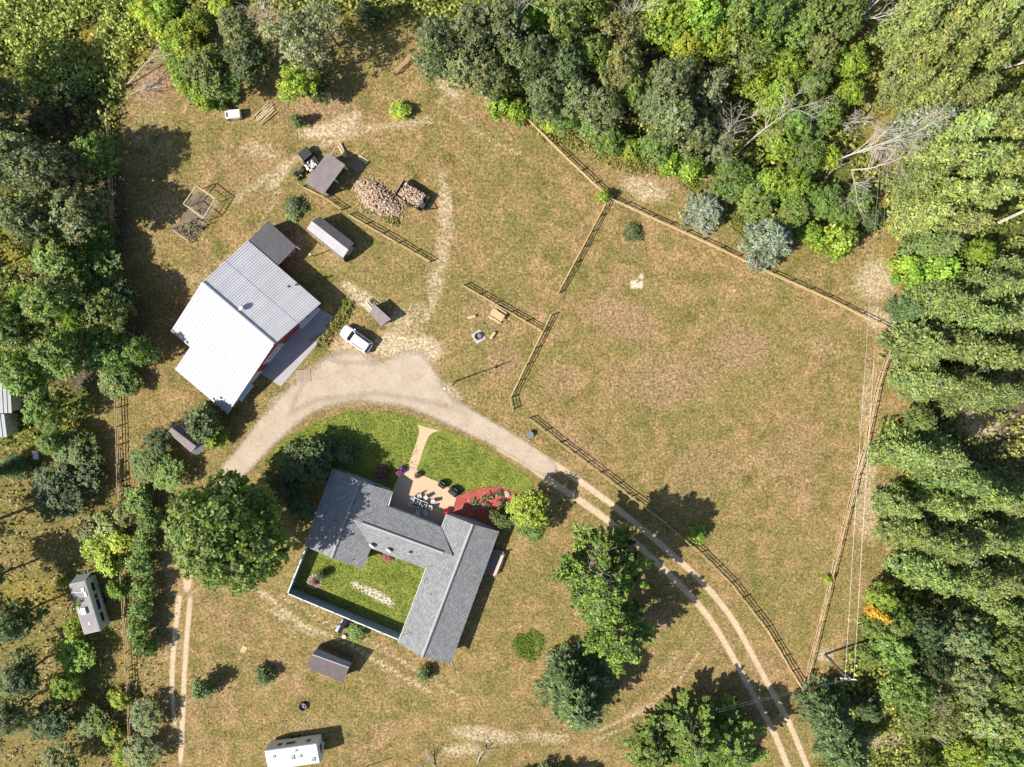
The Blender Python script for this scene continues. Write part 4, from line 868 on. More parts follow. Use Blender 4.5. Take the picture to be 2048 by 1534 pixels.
for s_ in (-1, 1):
    q = MB(); q.box((0, s_*hw, .82), (2*hl, .05, .46)); q.obj('side_panel', M['steel_dark'], t); q = MB(); q.tube([(.0, s_*(hw+.05), .33), (.0, s_*(hw+.27), .33)], .33, 14); q.obj('wheel', M['rubber'], t); q = MB(); q.beam((-.45, s_*(hw+.17), .72), (.45, s_*(hw+.17), .72), .3, .05); q.obj('mudguard', M['steel_dark'], t)
for x in (-hl, hl): q = MB(); q.box((x, 0, .82), (.05, 2*hw, .46)); q.obj('end_panel', M['steel_dark'], t)
q = MB(); q.beam((hl, -.7, .5), (hl+1.2, 0, .48), .08); q.beam((hl, .7, .5), (hl+1.2, 0, .48), .08); q.beam((hl+1.1, 0, .1), (hl+1.1, 0, .75), .07); q.obj('drawbar', M['steel_dark'], t)
q = MB(); q.beam((-hl, .9, 1.05), (-hl+.1, 1.9, 1.1), .05); q.beam((-hl+.5, 1.1, 1.05), (-hl+.1, 1.9, 1.1), .04); q.obj('ramp_bar', M['steel_dark'], t)
mb = logs(330, lambda: (random.uniform(-hl+.35, hl-.6), random.uniform(-hw+.15, hw-.15)), lambda x, y: random.uniform(.7, 1.12) - .12*abs(y)); o = mb.obj('trailer_firewood', M['log_end']); o.location = tc; o.rotation_euler = (0, 0, ta); tag(o, 'split logs heaped in the black trailer', 'firewood', kind='stuff')
q = MB(); q.box((1.5, -.1, 1.1), (.5, .5, .25), .4); o = q.obj('crate', M['tarp']); o.location = tc; o.rotation_euler = (0, 0, ta); tag(o, 'small teal crate lying on the firewood in the trailer', 'crate')
# junk by the open shed
org = P(620, 318); t = thing('covered_trailer', 'dark trailer with a black hard cover and pale rubbish in its open half', 'trailer', org, math.radians(-52))
q = MB(); q.box((0, 0, .5), (2.6, 1.5, .12)); q.obj('bed', M['steel_dark'], t)
q = MB(); q.slab([Vector((-1.15, -.75, 1.2)), Vector((-1.15, .75, 1.2)), Vector((.05, .75, 1.1)), Vector((.05, -.75, 1.1))], .5); q.obj('cover', M['black_cloth'], t)
q = MB(); q.beam((-1.2, -.78, 1.25), (.1, -.78, 1.15), .06); q.obj('edge_bar', M['galv'], t)
for s_ in (-1, 1):
    q = MB(); q.box((0, s_*.77, .7), (2.6, .05, .35)); q.obj('side_panel', M['steel_dark'], t); q = MB(); q.tube([(0, s_*.8, .3), (0, s_*.98, .3)], .3, 12); q.obj('wheel', M['rubber'], t)
mb = MB()
for k in range(60): mb.rock((random.uniform(.15, 1.2), random.uniform(-.65, .65), random.uniform(.55, .7)), random.uniform(.07, .16))
o = mb.obj('rubble_load', M['offwhite']); o.location = P(617.5, 325); o.rotation_euler = (0, 0, math.radians(-52)); tag(o, 'pale rubble heaped in the open half of the covered trailer', 'rubble', kind='stuff')
org = P(602, 348); t = thing('garden_tractor', 'small dark garden tractor parked behind the open shed', 'tractor', org, math.radians(40))
q = MB(); loft(q, [rounded(0, .95, .28, .35, 3, .05, .1), rounded(0, .92, .28, .75, 3, .05, .12), rounded(.05, .8, .22, .85, 3, .05, .1)]); q.obj('bonnet', M['steel_dark'], t)
q = MB(); q.box((-.35, 0, .62), (.4, .42, .1)); q.box((-.55, 0, .82), (.08, .42, .35)); q.obj('seat', M['trim_dark'], t)
for x, r_ in ((-.5, .36), (.75, .24)):
    for s_ in (-1, 1): q = MB(); q.tube([(x, s_*.3, r_), (x, s_*.52, r_)], r_, 12); q.obj('wheel', M['rubber'], t)
q = MB(); q.beam((.05, 0, .8), (-.1, 0, 1.0), .04); q.ring((-.1, 0, 1.0), .13, .17, .04, 12); q.obj('steering_wheel', M['steel_dark'], t)
for k, (px, py, l, a, m_, lb) in enumerate(((684.5, 304, 1.7, -62, 'wood_pale', 'shorter of two pale logs lying beyond the open shed'), (688, 301, 2.0, -65, 'log_end', 'longer of two pale logs lying beyond the open shed'))):
    q = MB(); d = Vector((math.cos(math.radians(a)), math.sin(math.radians(a)), 0)); q.tube([-d*l/2 + Vector((0, 0, .16)), d*l/2 + Vector((0, 0, .16))], .16, 9); o = q.obj('log', M[m_]); o.location = P(px, py); tag(o, lb, 'log', 'logs beside the open shed')
t = thing('plank_stack', 'short stack of light boards at the tip of the open shed shadow', 'boards', P(727, 318), math.radians(-32))
for k in range(6): q = MB(); q.box((random.uniform(-.1, .1), -.25+.18*(k % 3), .06+.07*(k//3)), (1.5, .15, .05), random.uniform(-.05, .05)); q.obj('plank', M['wood_pale'], t)
for px, py, a, lb in ((709, 307, 28, 'single pale board leaning out of the open shed shadow'), (724, 309, 45, 'thin pale pole beside the stack of boards'), (665, 305, 55, 'thin pole lying behind the top corner of the open shed')):
    q = MB(); q.box((0, 0, .05), (1.2, .1, .05)); o = q.obj('loose_board', M['wood_pale']); o.location = P(px, py); o.rotation_euler = (0, 0, math.radians(a)); tag(o, lb, 'board', 'loose boards by the open shed')
t = thing('pallet_pile', 'grey timber offcuts in the shade of the open shed', 'offcuts', P(716, 330), math.radians(-58))
for k in range(6): q = MB(); q.box((random.uniform(-.1, .1), -.6+.22*k, .1), (1.5, .12, .08), random.uniform(-.1, .1)); q.obj('board', M['wood_grey'], t)

# garden enclosure
cf = [P(392.6, 371.5, 1.9), P(429.8, 398.4, 1.9), P(405.3, 437, 1.9), P(366.7, 407.7, 1.9)]; org = Vector((cf[3].x, cf[3].y, 0))
t = thing('garden_cage', 'open timber frame cage round a planted bed', 'garden frame', org)
for i in range(4):
    a, b = cf[i], cf[(i+1) % 4]; q = MB(); q.beam(a, b, .09, .09); q.obj('top_rail', M['wood_pale'], t, org)
    q = MB(); q.beam(a, Vector((a.x, a.y, 0)), .1); q.obj('post', M['wood_rail'], t, org); q = MB(); q.beam(a - Vector((0, 0, .95)), b - Vector((0, 0, .95)), .05, .06); q.obj('mid_rail', M['wood_pale'], t, org)
    m_ = MB()
    for k in range(1, 10): x = a.lerp(b, k/10); m_.beam(x, Vector((x.x, x.y, 0)), .012)
    for z in (.3, .6, 1.25, 1.55): m_.beam(Vector((a.x, a.y, z)), Vector((b.x, b.y, z)), .012)
    m_.obj('wire_mesh', M['galv'], t, org)
lo = [P(394, 440), P(418, 450), P(383, 486), P(345, 458)]; org = lo[3]; t = thing('wire_fence', 'low wire fence round a weedy bed beside the timber cage', 'fence', org)
for i in range(3):
    a, b = lo[i+1] if i else lo[0], lo[(i+2) % 4] if i else lo[1]
    for z in (.25, .5, .75, 1.0): q = MB(); q.beam(a + Vector((0, 0, z)), b + Vector((0, 0, z)), .015); q.obj('wire', M['galv'], t, org)
for p in lo: q = MB(); q.beam(p, p + Vector((0, 0, 1.1)), .07); q.obj('post', M['wood_dark'], t, org)

# picnic table
t = thing('picnic_table', 'new pale timber picnic table by the rail fence', 'picnic table', P(995, 630), math.radians(-33))
for k in range(6): q = MB(); q.box((0, -.42+.168*k, .75), (1.9, .155, .045)); q.obj('table_board', M['wood_new'], t)
for s_ in (-1, 1):
    for k in (0, 1): q = MB(); q.box((0, s_*(.72+.15*k), .44), (1.9, .14, .045)); q.obj('seat_board', M['wood_new'], t)
    for x in (-.65, .65): q = MB(); q.beam((x, s_*.85, 0), (x, s_*.3, .72), .05, .1); q.obj('leg', M['wood_new'], t)
for x in (-.65, .65): q = MB(); q.beam((x, -.9, .4), (x, .9, .4), .05, .09); q.obj('cross_beam', M['wood_new'], t)
# fire pit
t = thing('fire_pit', 'round steel fire ring on a square concrete pad', 'fire pit', P(957, 673), math.radians(33))
for i in range(3):
    for j in range(3): q = MB(); q.box((-.5+.5*i, -.5+.5*j, .04), (.485, .485, .08)); q.obj('paver', M['pad'], t)
q = MB(); q.ring((0, .05, .08), .42, .5, .32, 24); q.obj('fire_ring', M['steel_dark'], t); q = MB(); q.cyl((0, .05, .085), .41, .05, 16)
for k in range(14): q.rock((random.uniform(-.25, .25), .05+random.uniform(-.25, .25), .12), random.uniform(.05, .1))
q.obj('ashes', M['ash'], t)
for px, py, a, lb in ((943, 634, 14, 'half-log bench to the left of the picnic table'), (985, 671, 55, 'half-log bench beside the fire pit')):
    t = thing('log_bench', lb, 'bench', P(px, py), math.radians(a), 'half-log benches at the fire pit')
    q = MB(); q.box((0, 0, .38), (1.15, .34, .08)); q.obj('seat', M['wood_new'], t)
    for x in (-.4, .4): q = MB(); q.box((x, 0, .17), (.14, .3, .34)); q.obj('leg', M['wood_rail'], t)
# burn ring, barrels
t = thing('burn_ring', 'dark burn ring with ashes on the south lawn', 'burn ring', P(607, 1411)); q = MB(); q.ring((0, 0, 0), .5, .62, .4, 20); q.obj('ring', M['steel_dark'], t); q = MB(); q.cyl((0, 0, .01), .49, .1, 16); q.rock((.05, -.1, .1), .22); q.obj('ashes', M['ash'], t)
t = thing('cable_spool', 'small dark round table beside the drive at the meadow fence', 'table', P(1060, 868)); q = MB(); q.cyl((0, 0, .55), .48, .08, 18); q.obj('table_top', M['grey_metal'], t); q = MB(); q.cyl((0, 0, 0), .22, .56, 12); q.obj('stem', M['wood_dark'], t); q = MB(); q.cyl((0, 0, 0), .42, .07, 16); q.obj('base', M['wood_dark'], t)
t = thing('white_bucket', 'round white tub beside the shrub south of the courtyard fence', 'tub', P(689, 1271)); q = MB(); q.cyl((0, 0, 0), .25, .4, 16, .28); q.obj('tub', M['white_paint'], t); q = MB(); q.cyl((0, 0, .4), .29, .03, 16); q.obj('lid', M['white_paint'], t)
t = thing('brick_pad', 'square pad of old paving stones let into the gravel yard', 'paving', P(607, 752), math.radians(4))
for i in range(6):
    for j in range(5): q = MB(); q.box((-.85+.34*i, -.68+.34*j, .035), (.32, .32, .05+random.uniform(0, .02))); q.obj('paver', M['brick_pad'], t)
t = thing('board_scrap', 'small pale board lying on the grass near the wheel tracks', 'board', P(488, 1298), math.radians(60))
for k in range(3): q = MB(); q.box((0, -.25+.25*k, .05), (1.0, .2, .05)); q.obj('plank', M['wood_pale'], t)
for px, py, lb in ((79, 908, 'pale hutch in the weeds at the west edge'),):
    t = thing('hutch', lb, 'hutch', P(px, py), 0.1); q = MB(); q.box((0, 0, .8), (.75, 1.15, .07)); q.obj('roof', M['offwhite'], t); q = MB(); q.box((0, 0, .45), (.6, 1.0, .6)); q.obj('box', M['wood_grey'], t)
# yard antenna pole shadow caster at bottom
t = thing('antenna_pole', 'thin pole at the bottom edge of the south lawn', 'pole', P(735, 1532)); q = MB(); q.tube([(0, 0, 0), (0, 0, 3.6)], .07, 8); q.obj('post', M['pole_wood'], t); q = MB(); q.beam((-.3, 0, 3.1), (.3, 0, 3.1), .06); q.obj('crossbar', M['pole_wood'], t)
# grills
def grill(px, py, a, s, lb):
    t = thing('covered_grill', lb, 'grill', P(px, py), math.radians(a), 'covered grills on the patio edge')
    q = MB(); loft(q, [rounded(-.55*s, .55*s, .38*s, .08, 3, .1, .1), rounded(-.52*s, .52*s, .36*s, .85, 3, .1, .1), rounded(-.42*s, .42*s, .30*s, 1.0, 3, .12, .12), rounded(-.32*s, .32*s, .14*s, 1.15, 3, .1, .1)]); q.obj('cover', M['black_cloth'], t)
    q = MB(); q.tube([(-.3, .42*s, .95), (.3, .42*s, .95)], .03, 6); q.obj('handle', M['galv'], t); return t
grill(885, 968, -33, 1.0, 'smaller of two black covered grills, nearer the path'); grill(908, 982, -38, 1.3, 'larger of two black covered grills, by the red mulch bed')
# patio table and chairs
tp = P(841, 1005); ta_ = math.radians(-22)
t = thing('patio_table', 'rectangular patio table with a metal frame among its chairs', 'table', tp + Vector((0, 0, .06)), ta_)
q = MB(); q.box((0, 0, .72), (1.9, 1.1, .03)); q.obj('table_top', M['glass'], t)
for a, b in (((-.95, -.55, .73), (.95, -.55, .73)), ((-.95, .55, .73), (.95, .55, .73)), ((-.95, -.55, .73), (-.95, .55, .73)), ((.95, -.55, .73), (.95, .55, .73)), ((0, -.55, .735), (0, .55, .735))):
    q = MB(); q.beam(a, b, .06, .05); q.obj('frame', M['offwhite'], t)
for x in (-.85, .85):
    for y in (-.45, .45): q = MB(); q.beam((x, y, 0), (x, y, .7), .05); q.obj('leg', M['grey_metal'], t)
mb = MB()
for k in range(16): mb.rock((random.uniform(-.7, .7), random.uniform(-.35, .35), .75), random.uniform(.05, .1), 1.2)
o = mb.obj('table_clutter', M['stone']); o.location = tp + Vector((0, 0, .06)); o.rotation_euler = (0, 0, ta_); tag(o, 'small pots and odds and ends standing on the patio table', 'pots', kind='stuff')
def make_chair(lb):
    t = thing('patio_chair', lb, 'chair', (0, 0, 0), 0, 'pale chairs round the patio table')
    q = MB(); q.box((0, 0, .42), (.5, .5, .06)); q.obj('seat', M['grey_wicker'], t); q = MB(); q.beam((-.27, 0, .44), (-.38, 0, .95), .5, .06); q.obj('backrest', M['grey_wicker'], t)
    for y in (-.25, .25): q = MB(); q.beam((-.25, y, .62), (.22, y, .62), .05, .04); q.obj('armrest', M['offwhite'], t)
    for x in (-.22, .22):
        for y in (-.22, .22): q = MB(); q.beam((x, y, 0), (x, y, .41), .035); q.obj('leg', M['offwhite'], t)
    return t
ch = make_chair('chair'); spots = [(828.5, 995, 'chair at the far left corner of the patio table'), (840, 990.5, 'chair left of centre on the sunny side of the patio table'), (852, 993.5, 'chair right of centre on the sunny side of the patio table'), (824.5, 1005, 'chair at the left end of the patio table'),
         (860.5, 1012.5, 'sunlit chair at the right end of the patio table'), (866, 1001, 'sunlit chair pulled out from the table toward the grills'), (837, 1021, 'left one of two chairs in the house shade at the patio table'), (851, 1023, 'right one of two chairs in the house shade at the patio table')]
for i, (px, py, lb) in enumerate(spots):
    c_ = ch if i == 0 else copy_tree(ch); p = P(px, py, .06); dv = tp - p; c_.location = p; c_.rotation_euler = (0, 0, math.atan2(dv.y, dv.x) + random.uniform(-.2, .2)); c_['label'] = 'pale ' + lb
def flower_pot(px, py, lb, mat, r=.32):
    t = thing('flower_pot', lb, 'flower pot', P(px, py, .06)); q = MB(); q.cyl((0, 0, 0), r*.6, .35, 12, r*.8); q.obj('pot', M['terracotta'], t)
    V, c_ = [], []; n = 150; pos = rng.normal(0, 1, (n, 3)); pos /= np.linalg.norm(pos, axis=1)[:, None]; pos[:, 2] = abs(pos[:, 2]); pos = pos*rng.uniform(.6, 1.1, (n, 1))*r*1.15 + [0, 0, .38]
    ax = rng.normal(0, 1, (n, 3)); ax /= np.linalg.norm(ax, axis=1)[:, None]; bx = np.cross(ax, rng.normal(0, 1, (n, 3))); bx /= np.linalg.norm(bx, axis=1)[:, None]; s_ = .07
    Vv = np.stack([pos-ax*s_-bx*s_, pos+ax*s_-bx*s_, pos+ax*s_+bx*s_, pos-ax*s_+bx*s_], 1).reshape(-1, 3); me = fast_mesh('flowers', Vv, 4); link('flowers', me, M[mat], t); return t
flower_pot(804.5, 938.5, 'purple flowers in a pot on the left of the garden path', 'purple', .45); flower_pot(799, 945.5, 'pink flowers in a pot beside the purple ones', 'pink', .3)
flower_pot(835.5, 949, 'brown pot of dry flowers on the right of the garden path', 'terracotta', .38); flower_pot(894, 1021, 'red flowers in a pot at the patio corner by the east wing', 'red_flower', .38)
# stones in the mulch bed
for k, (px, py, r_, lb) in enumerate(((1014, 988, .45, 'large pale boulder at the tip of the red mulch bed'), (938, 1001, .16, 'small pale stone at the front of the red mulch bed'), (967, 1012, .22, 'grey stone in the middle of the red mulch bed'), (926, 1011, .14, 'smallest stone, near the patio end of the red mulch bed'), (993, 992, .2, 'stone beside a plant in the red mulch bed'))):
    q = MB(); q.rock((0, 0, 0), r_); o = q.obj('boulder', M['stone']); o.location = P(px, py, .03); tag(o, lb, 'boulder', 'stones in the red mulch bed')
t = thing('flower_ring', 'small round flower bed edged with stones in the courtyard lawn', 'flower bed', P(629, 1163))
for k in range(14): a = k/14*6.28; q = MB(); q.rock((math.cos(a)*.95, math.sin(a)*.95, 0), .17); q.obj('edging_stone', M['stone'], t)
q = MB(); q.cyl((0, 0, 0), .85, .06, 16); q.obj('soil', M['terracotta'], t)

# ------------------------------------------------------------------ foliage generators
def quads(pos, nrm, size, asp=1.0, axis=None, tone=None):
    """one leaf-cluster face per point"""
    n = len(pos); nrm = nrm/(np.linalg.norm(nrm, axis=1)[:, None]+1e-9)
    if axis is None: axis = rng.normal(0, 1, (n, 3))
    a = axis - nrm*(axis*nrm).sum(1)[:, None]; a /= np.linalg.norm(a, axis=1)[:, None]+1e-9; b = np.cross(nrm, a)
    s = np.broadcast_to(np.asarray(size), (n,))[:, None]*.5
    # a pointed, slightly cupped four-sided leaf spray
    V = np.stack([pos - a*s*asp, pos + b*s*.8 + a*s*asp*.15 - nrm*s*.15, pos + a*s*asp*1.1, pos - b*s*.8 + a*s*asp*.1 - nrm*s*.15], 1).reshape(-1, 3)
    col = np.repeat(tone, 4, axis=0) if tone is not None else None
    return V, col
def unit(n, up=0.0):
    v = rng.normal(0, 1, (n, 3)); v[:, 2] += up; return v/np.linalg.norm(v, axis=1)[:, None]

def broadleaf(R, Hh, nsub=8, dens=1.0, leaf=.34, flat=.75, base=.28, loose=0.0):
    """crown of big limbs' sub-crowns, each covered by small leaf clumps"""
    cz = Hh*(1+base)/2; az = Hh*(1-base)/2
    subs = [(0, 0, cz + az*.35, R*.62)]
    for k in range(nsub):
        a = 2*math.pi*(k+rng.uniform(-.3, .3))/nsub; rr = R*rng.uniform(.45, .66); z = cz + az*rng.uniform(-.55, .35); subs.append((rr*math.cos(a), rr*math.sin(a), z, R*rng.uniform(.3, .46)))
    for k in range(nsub//2):
        a = rng.uniform(0, 6.28); rr = R*rng.uniform(.1, .4); subs.append((rr*math.cos(a), rr*math.sin(a), cz + az*rng.uniform(.15, .55), R*rng.uniform(.25, .4)))
    pos, nrm, tone = [], [], []
    for sx, sy, sz, sr in subs:
        ncl = int(dens*9*sr*sr + 6); d = unit(ncl, .35); rad = sr*rng.uniform(.72, 1.08, ncl)
        c = np.array([sx, sy, sz]) + d*rad[:, None]*np.array([1, 1, min(1.1, az/R*1.1)])
        st = rng.uniform(.85, 1.12)
        for j in range(ncl):
            m = int(rng.integers(13, 24)); cs = rng.uniform(.26, .5)*(.75 + .05*R)
            p = c[j] + rng.normal(0, 1, (m, 3))*np.array([cs, cs, cs*.6])*.55; pos.append(p)
            nn = d[j]*.8 + np.array([-.25, -.1, 1.1]) + rng.normal(0, .65, (m, 3)); nrm.append(nn)
            h = rng.uniform(.65, 1.35)*st; tt = np.ones((m, 3))*h*rng.uniform(.8, 1.2, (m, 1)); tt[:, 0] *= rng.uniform(.85, 1.25); tt[:, 2] *= rng.uniform(.6, 1.3); tone.append(tt)
    pos = np.concatenate(pos); nrm = np.concatenate(nrm); tone = np.concatenate(tone)
    if loose: keep = rng.random(len(pos)) > loose; pos, nrm, tone = pos[keep], nrm[keep], tone[keep]
    V, col = quads(pos, nrm, leaf*rng.uniform(.6, 1.3, len(pos)), 1.0, None, tone)
    cm = fast_mesh('crown', V, 4, col); cm.materials.append(M['leaf'])
    tb = MB(); tr = max(.09, R*.045); lean = Vector((rng.uniform(-.3, .3), rng.uniform(-.3, .3), 0)); top = Vector((0, 0, cz + az*.2)) + lean
    tb.tube([Vector((0, 0, -.1)), Vector((0, 0, Hh*base)) + lean*.3, top], [tr*1.25, tr, tr*.35], 7)
    for sx, sy, sz, sr in subs[1:]:
        st_ = Vector((0, 0, Hh*rng.uniform(base*.8, base + .25))) + lean*.3; e = Vector((sx, sy, sz)); m_ = st_.lerp(e, .5) + Vector((rng.uniform(-.3, .3), rng.uniform(-.3, .3), .3)); tb.tube([st_, m_, e], [tr*.45, tr*.3, tr*.12], 5, False)
        for q in range(3): e2 = e + Vector(tuple(unit(1, .2)[0]))*sr*.95; tb.tube([m_.lerp(e, .6), e2], [tr*.16, .02], 4, False)
    return cm, tb.mesh('trunk')

def conifer(R, Hh, dens=1.0, tuft=.5, droop=.15, base=.08, power=.8, open_=.0, curve=.9, whorls=None):
    """whorled branches, each a flat spray of needle tufts pointing outward"""
    pos, nrm, ax, tone, sz = [], [], [], [], []; tb = MB(); tr = max(.08, Hh*.016)
    tb.tube([(0, 0, -.1), (0, 0, Hh*.98)], [tr, .03], 7)
    W = whorls or int(Hh/.42)
    for w in range(W):
        f = (w+.5)/W; z = Hh*(base + (1-base)*f); L0 = R*(1-f)**power + .18; nb_ = int(rng.integers(6, 9)) if L0 > .5 else 5; ph = rng.uniform(0, 6.28)
        for k in range(nb_):
            if rng.random() < open_: continue
            a = ph + 2*math.pi*k/nb_ + rng.uniform(-.22, .22); L_ = L0*rng.uniform(.72, 1.12); d = np.array([math.cos(a), math.sin(a), 0]); s_ = np.array([-d[1], d[0], 0]); bt = rng.uniform(.6, 1.3)
            rise = rng.uniform(.05, .3)*L_; tipz = lambda t: rise*t - droop*L_*t*t + .18*L_*max(0, t-.6)
            if L_ > 1.2: tb.tube([(0, 0, z), tuple(d*L_*.5 + [0, 0, z+tipz(.5)]), tuple(d*L_*.95 + [0, 0, z+tipz(.95)])], [.05, .035, .012], 4, False)
            m = max(5, int(dens*L_*15)); t = rng.random(m)**.65*.93 + .1; wid = L_*.30*np.sin(np.clip(t, 0, 1)*math.pi*.85+.2); o_ = rng.uniform(-1, 1, m)*wid
            p = d*(t*L_)[:, None] + s_*o_[:, None]; p[:, 2] = z + np.array([tipz(x) for x in t]) - abs(o_)*.15 + rng.normal(0, .13, m)
            pos.append(p); sd2 = d + s_*(o_/(wid+.1)*.75)[:, None] + np.array([0, 0, .45])[None, :]*rng.uniform(0, 1.8, (m, 1)) + rng.normal(0, .38, (m, 3)); ax.append(sd2)
            nn = np.array([0, 0, 1.0]) + rng.normal(0, .45, (m, 3)); nrm.append(nn)
            tt = np.ones((m, 3))*(bt*rng.uniform(.75, 1.25, (m, 1))); tt[t > .8] *= 1.22; tt[:, 2] *= rng.uniform(.7, 1.3); tone.append(tt); sz.append(tuft*rng.uniform(.7, 1.25, m))
    m = 30; p = np.array([0, 0, Hh]) + rng.normal(0, .12, (m, 3)); p[:, 2] = Hh - rng.random(m)*.8; pos.append(p); nrm.append(unit(m, .5)); ax.append(unit(m, 1.0)); tone.append(np.ones((m, 3))*1.1); sz.append(np.full(m, tuft*.7))
    V, col = quads(np.concatenate(pos), np.concatenate(nrm), np.concatenate(sz), 1.0, np.concatenate(ax), np.concatenate(tone))
    # narrow the sprays
    Vq = V.reshape(-1, 4, 3); c_ = (Vq[:, 1]+Vq[:, 3])*.5; Vq[:, 1] = c_ + (Vq[:, 1]-c_)*.45; Vq[:, 3] = c_ + (Vq[:, 3]-c_)*.45
    cm = fast_mesh('crown', Vq.reshape(-1, 3), 4, col); cm.materials.append(M['needle']); return cm, tb.mesh('trunk')

def stand_conifer(R, Hh, n=620, tuft=.42):
    '''irregular cone of separate needle clusters'''
    tb = MB(); tb.tube([(0, 0, -.1), (0, 0, Hh*.97)], [.22, .03], 7); pos, nrm, ax, tone, sz = [], [], [], [], []
    ph = rng.uniform(0, 6.28, 4); am = rng.uniform(.08, .2, 4)
    for k in range(n):
        f = 1 - math.sqrt(rng.random())*.97; a = rng.uniform(0, 6.28); lob = 1 + sum(am[i]*math.sin((i+2)*a + ph[i] + f*5) for i in range(4))
        rr = (R*(1-f)**.8*lob + .1)*rng.uniform(.55, 1.08); z = Hh*(.06 + .93*f) - .1*rr; d = np.array([math.cos(a), math.sin(a), 0]); bt = rng.uniform(.6, 1.35)
        if rr > .8 and k % 3 == 0: tb.tube([(0, 0, z-.25*rr), tuple(d*rr + [0, 0, z])], [.035, .012], 4, False)
        m = int(rng.integers(7, 13)); q = rng.normal(0, 1, (m, 3))*[.2, .2, .13]; dirp = d*rng.uniform(.6, 1.1) + np.array([0, 0, rng.uniform(.3, 1.0)]) + rng.normal(0, .25, 3)
        pos.append(d*rr + [0, 0, z] + q + dirp*rng.uniform(-.3, .3, (m, 1))); ax.append(dirp + rng.normal(0, .4, (m, 3))); nrm.append(np.array([-.2, -.1, 1.]) + d*.4 + rng.normal(0, .5, (m, 3)))
        tt = np.ones((m, 3))*bt*rng.uniform(.75, 1.3, (m, 1)); tt[:, 2] *= rng.uniform(.6, 1.3); tt[:, 0] *= rng.uniform(.9, 1.15); tone.append(tt); sz.append(tuft*rng.uniform(.6, 1.3, m))
    V, col = quads(np.concatenate(pos), np.concatenate(nrm), np.concatenate(sz), 1.0, np.concatenate(ax), np.concatenate(tone))
    Vq = V.reshape(-1, 4, 3); c_ = (Vq[:, 1]+Vq[:, 3])*.5; Vq[:, 1] = c_ + (Vq[:, 1]-c_)*.6; Vq[:, 3] = c_ + (Vq[:, 3]-c_)*.6
    cm = fast_mesh('crown', Vq.reshape(-1, 3), 4, col); cm.materials.append(M['needle']); return cm, tb.mesh('trunk')

def white_pine(R, Hh):
    """open crown of long plumed limbs"""
    pos, nrm, ax, tone, sz = [], [], [], [], []; tb = MB(); tb.tube([(0, 0, -.1), (.1, .1, Hh*.5), (0, 0, Hh*.97)], [.34, .24, .05], 8)
    def feather(p0, p1, w, bt):
        L_ = np.linalg.norm(p1-p0); d = (p1-p0)/L_; m = int(L_*62); t = rng.random(m)**.8; w_ = w*(np.sin(np.clip(t*.9+.08, 0, 1)*math.pi)**.6 + .15); q = rng.normal(0, 1, (m, 3))*np.column_stack([w_, w_, w_*.55])*.55
        pos.append(p0 + d*(t*L_)[:, None] + q); ax.append(d[None, :]*1.3 + q*1.0/(w+.1) + rng.normal(0, .3, (m, 3)) + [0, 0, .35]); nrm.append(np.array([-.2, -.1, 1.]) + rng.normal(0, .55, (m, 3)))
        tt = np.ones((m, 3))*bt*rng.uniform(.7, 1.3, (m, 1)); tt[t > .7] *= 1.15; tt[:, 2] *= rng.uniform(.7, 1.3); tone.append(tt); sz.append(rng.uniform(.25, .52, m))
    for w in range(12):
        f = (w+.5)/12; z = Hh*(.18 + .80*f); L0 = R*min(1, 1.35*(1-f)**.7) + .4; nb_ = 6; ph = rng.uniform(0, 6.28)
        for k in range(nb_):
            a = ph + 2*math.pi*k/nb_ + rng.uniform(-.3, .3); L_ = L0*rng.uniform(.6, 1.15); d = np.array([math.cos(a), math.sin(a), 0]); s_ = np.array([-d[1], d[0], 0]); bt = rng.uniform(.7, 1.3); up_ = rng.uniform(.02, .32)
            e = d*L_ + [0, 0, z + L_*up_]; b0 = np.array([0, 0, z]); tb.tube([tuple(b0), tuple(d*L_*.5 + [0, 0, z + L_*up_*.35]), tuple(e*.97 + b0*.03)], [.1, .06, .02], 5, False)
            feather(b0*.5 + e*.5 - [0, 0, .1*L_*up_], e*1.04 - b0*.04, .27, bt)
            for j in range(max(2, int(L_*1.3))):
                t = rng.uniform(.28, .85); sg = 1 if j % 2 else -1; o_ = b0*(1-t) + e*t - [0, 0, .3*up_*L_*t*(1-t)]; l2 = L_*rng.uniform(.22, .4)*(1.15-t*.5); d2 = d*.8 + s_*sg*rng.uniform(.4, .9) + [0, 0, rng.uniform(0, .4)]; d2 /= np.linalg.norm(d2)
                tb.tube([tuple(o_), tuple(o_+d2*l2)], [.03, .012], 4, False); feather(o_ + d2*l2*.2, o_ + d2*l2, .22, bt*rng.uniform(.8, 1.15))
    V, col = quads(np.concatenate(pos), np.concatenate(nrm), np.concatenate(sz), 1.0, np.concatenate(ax), np.concatenate(tone))
    cm = fast_mesh('crown', V, 4, col); cm.materials.append(M['needle']); return cm, tb.mesh('trunk')

def bare_tree(Hh, spread, seed, n0=9):
    r = random.Random(seed); mb = MB()
    def br(p, d, l, rad, lev):
        k = 3; pts = [p]; rr = [rad]; q = p.copy()
        for i in range(k): d = (d + Vector((r.gauss(0, .16), r.gauss(0, .16), r.gauss(0, .10)))).normalized(); q = q + d*l/k; pts.append(q.copy()); rr.append(rad*(1-.75*(i+1)/k)+.006)
        mb.tube(pts, rr, 5 if lev < 2 else 3, False)
        if lev >= 3: return
        for i in range((n0, 6, 4)[lev]):
            t = r.uniform(.25, 1.0); j = min(k-1, int(t*k)); s0 = pts[j].lerp(pts[j+1], t*k-j); sd2 = Vector((r.gauss(0, 1), r.gauss(0, 1), r.gauss(0, .7))); nd = (d*.9 + sd2.normalized()*spread).normalized(); br(s0, nd, l*r.uniform(.35, .62), rr[j]*.5, lev+1)
    br(Vector((0, 0, 0)), Vector((0, 0, 1)), Hh, max(.1, Hh*.016), 0); return mb.mesh('branches')

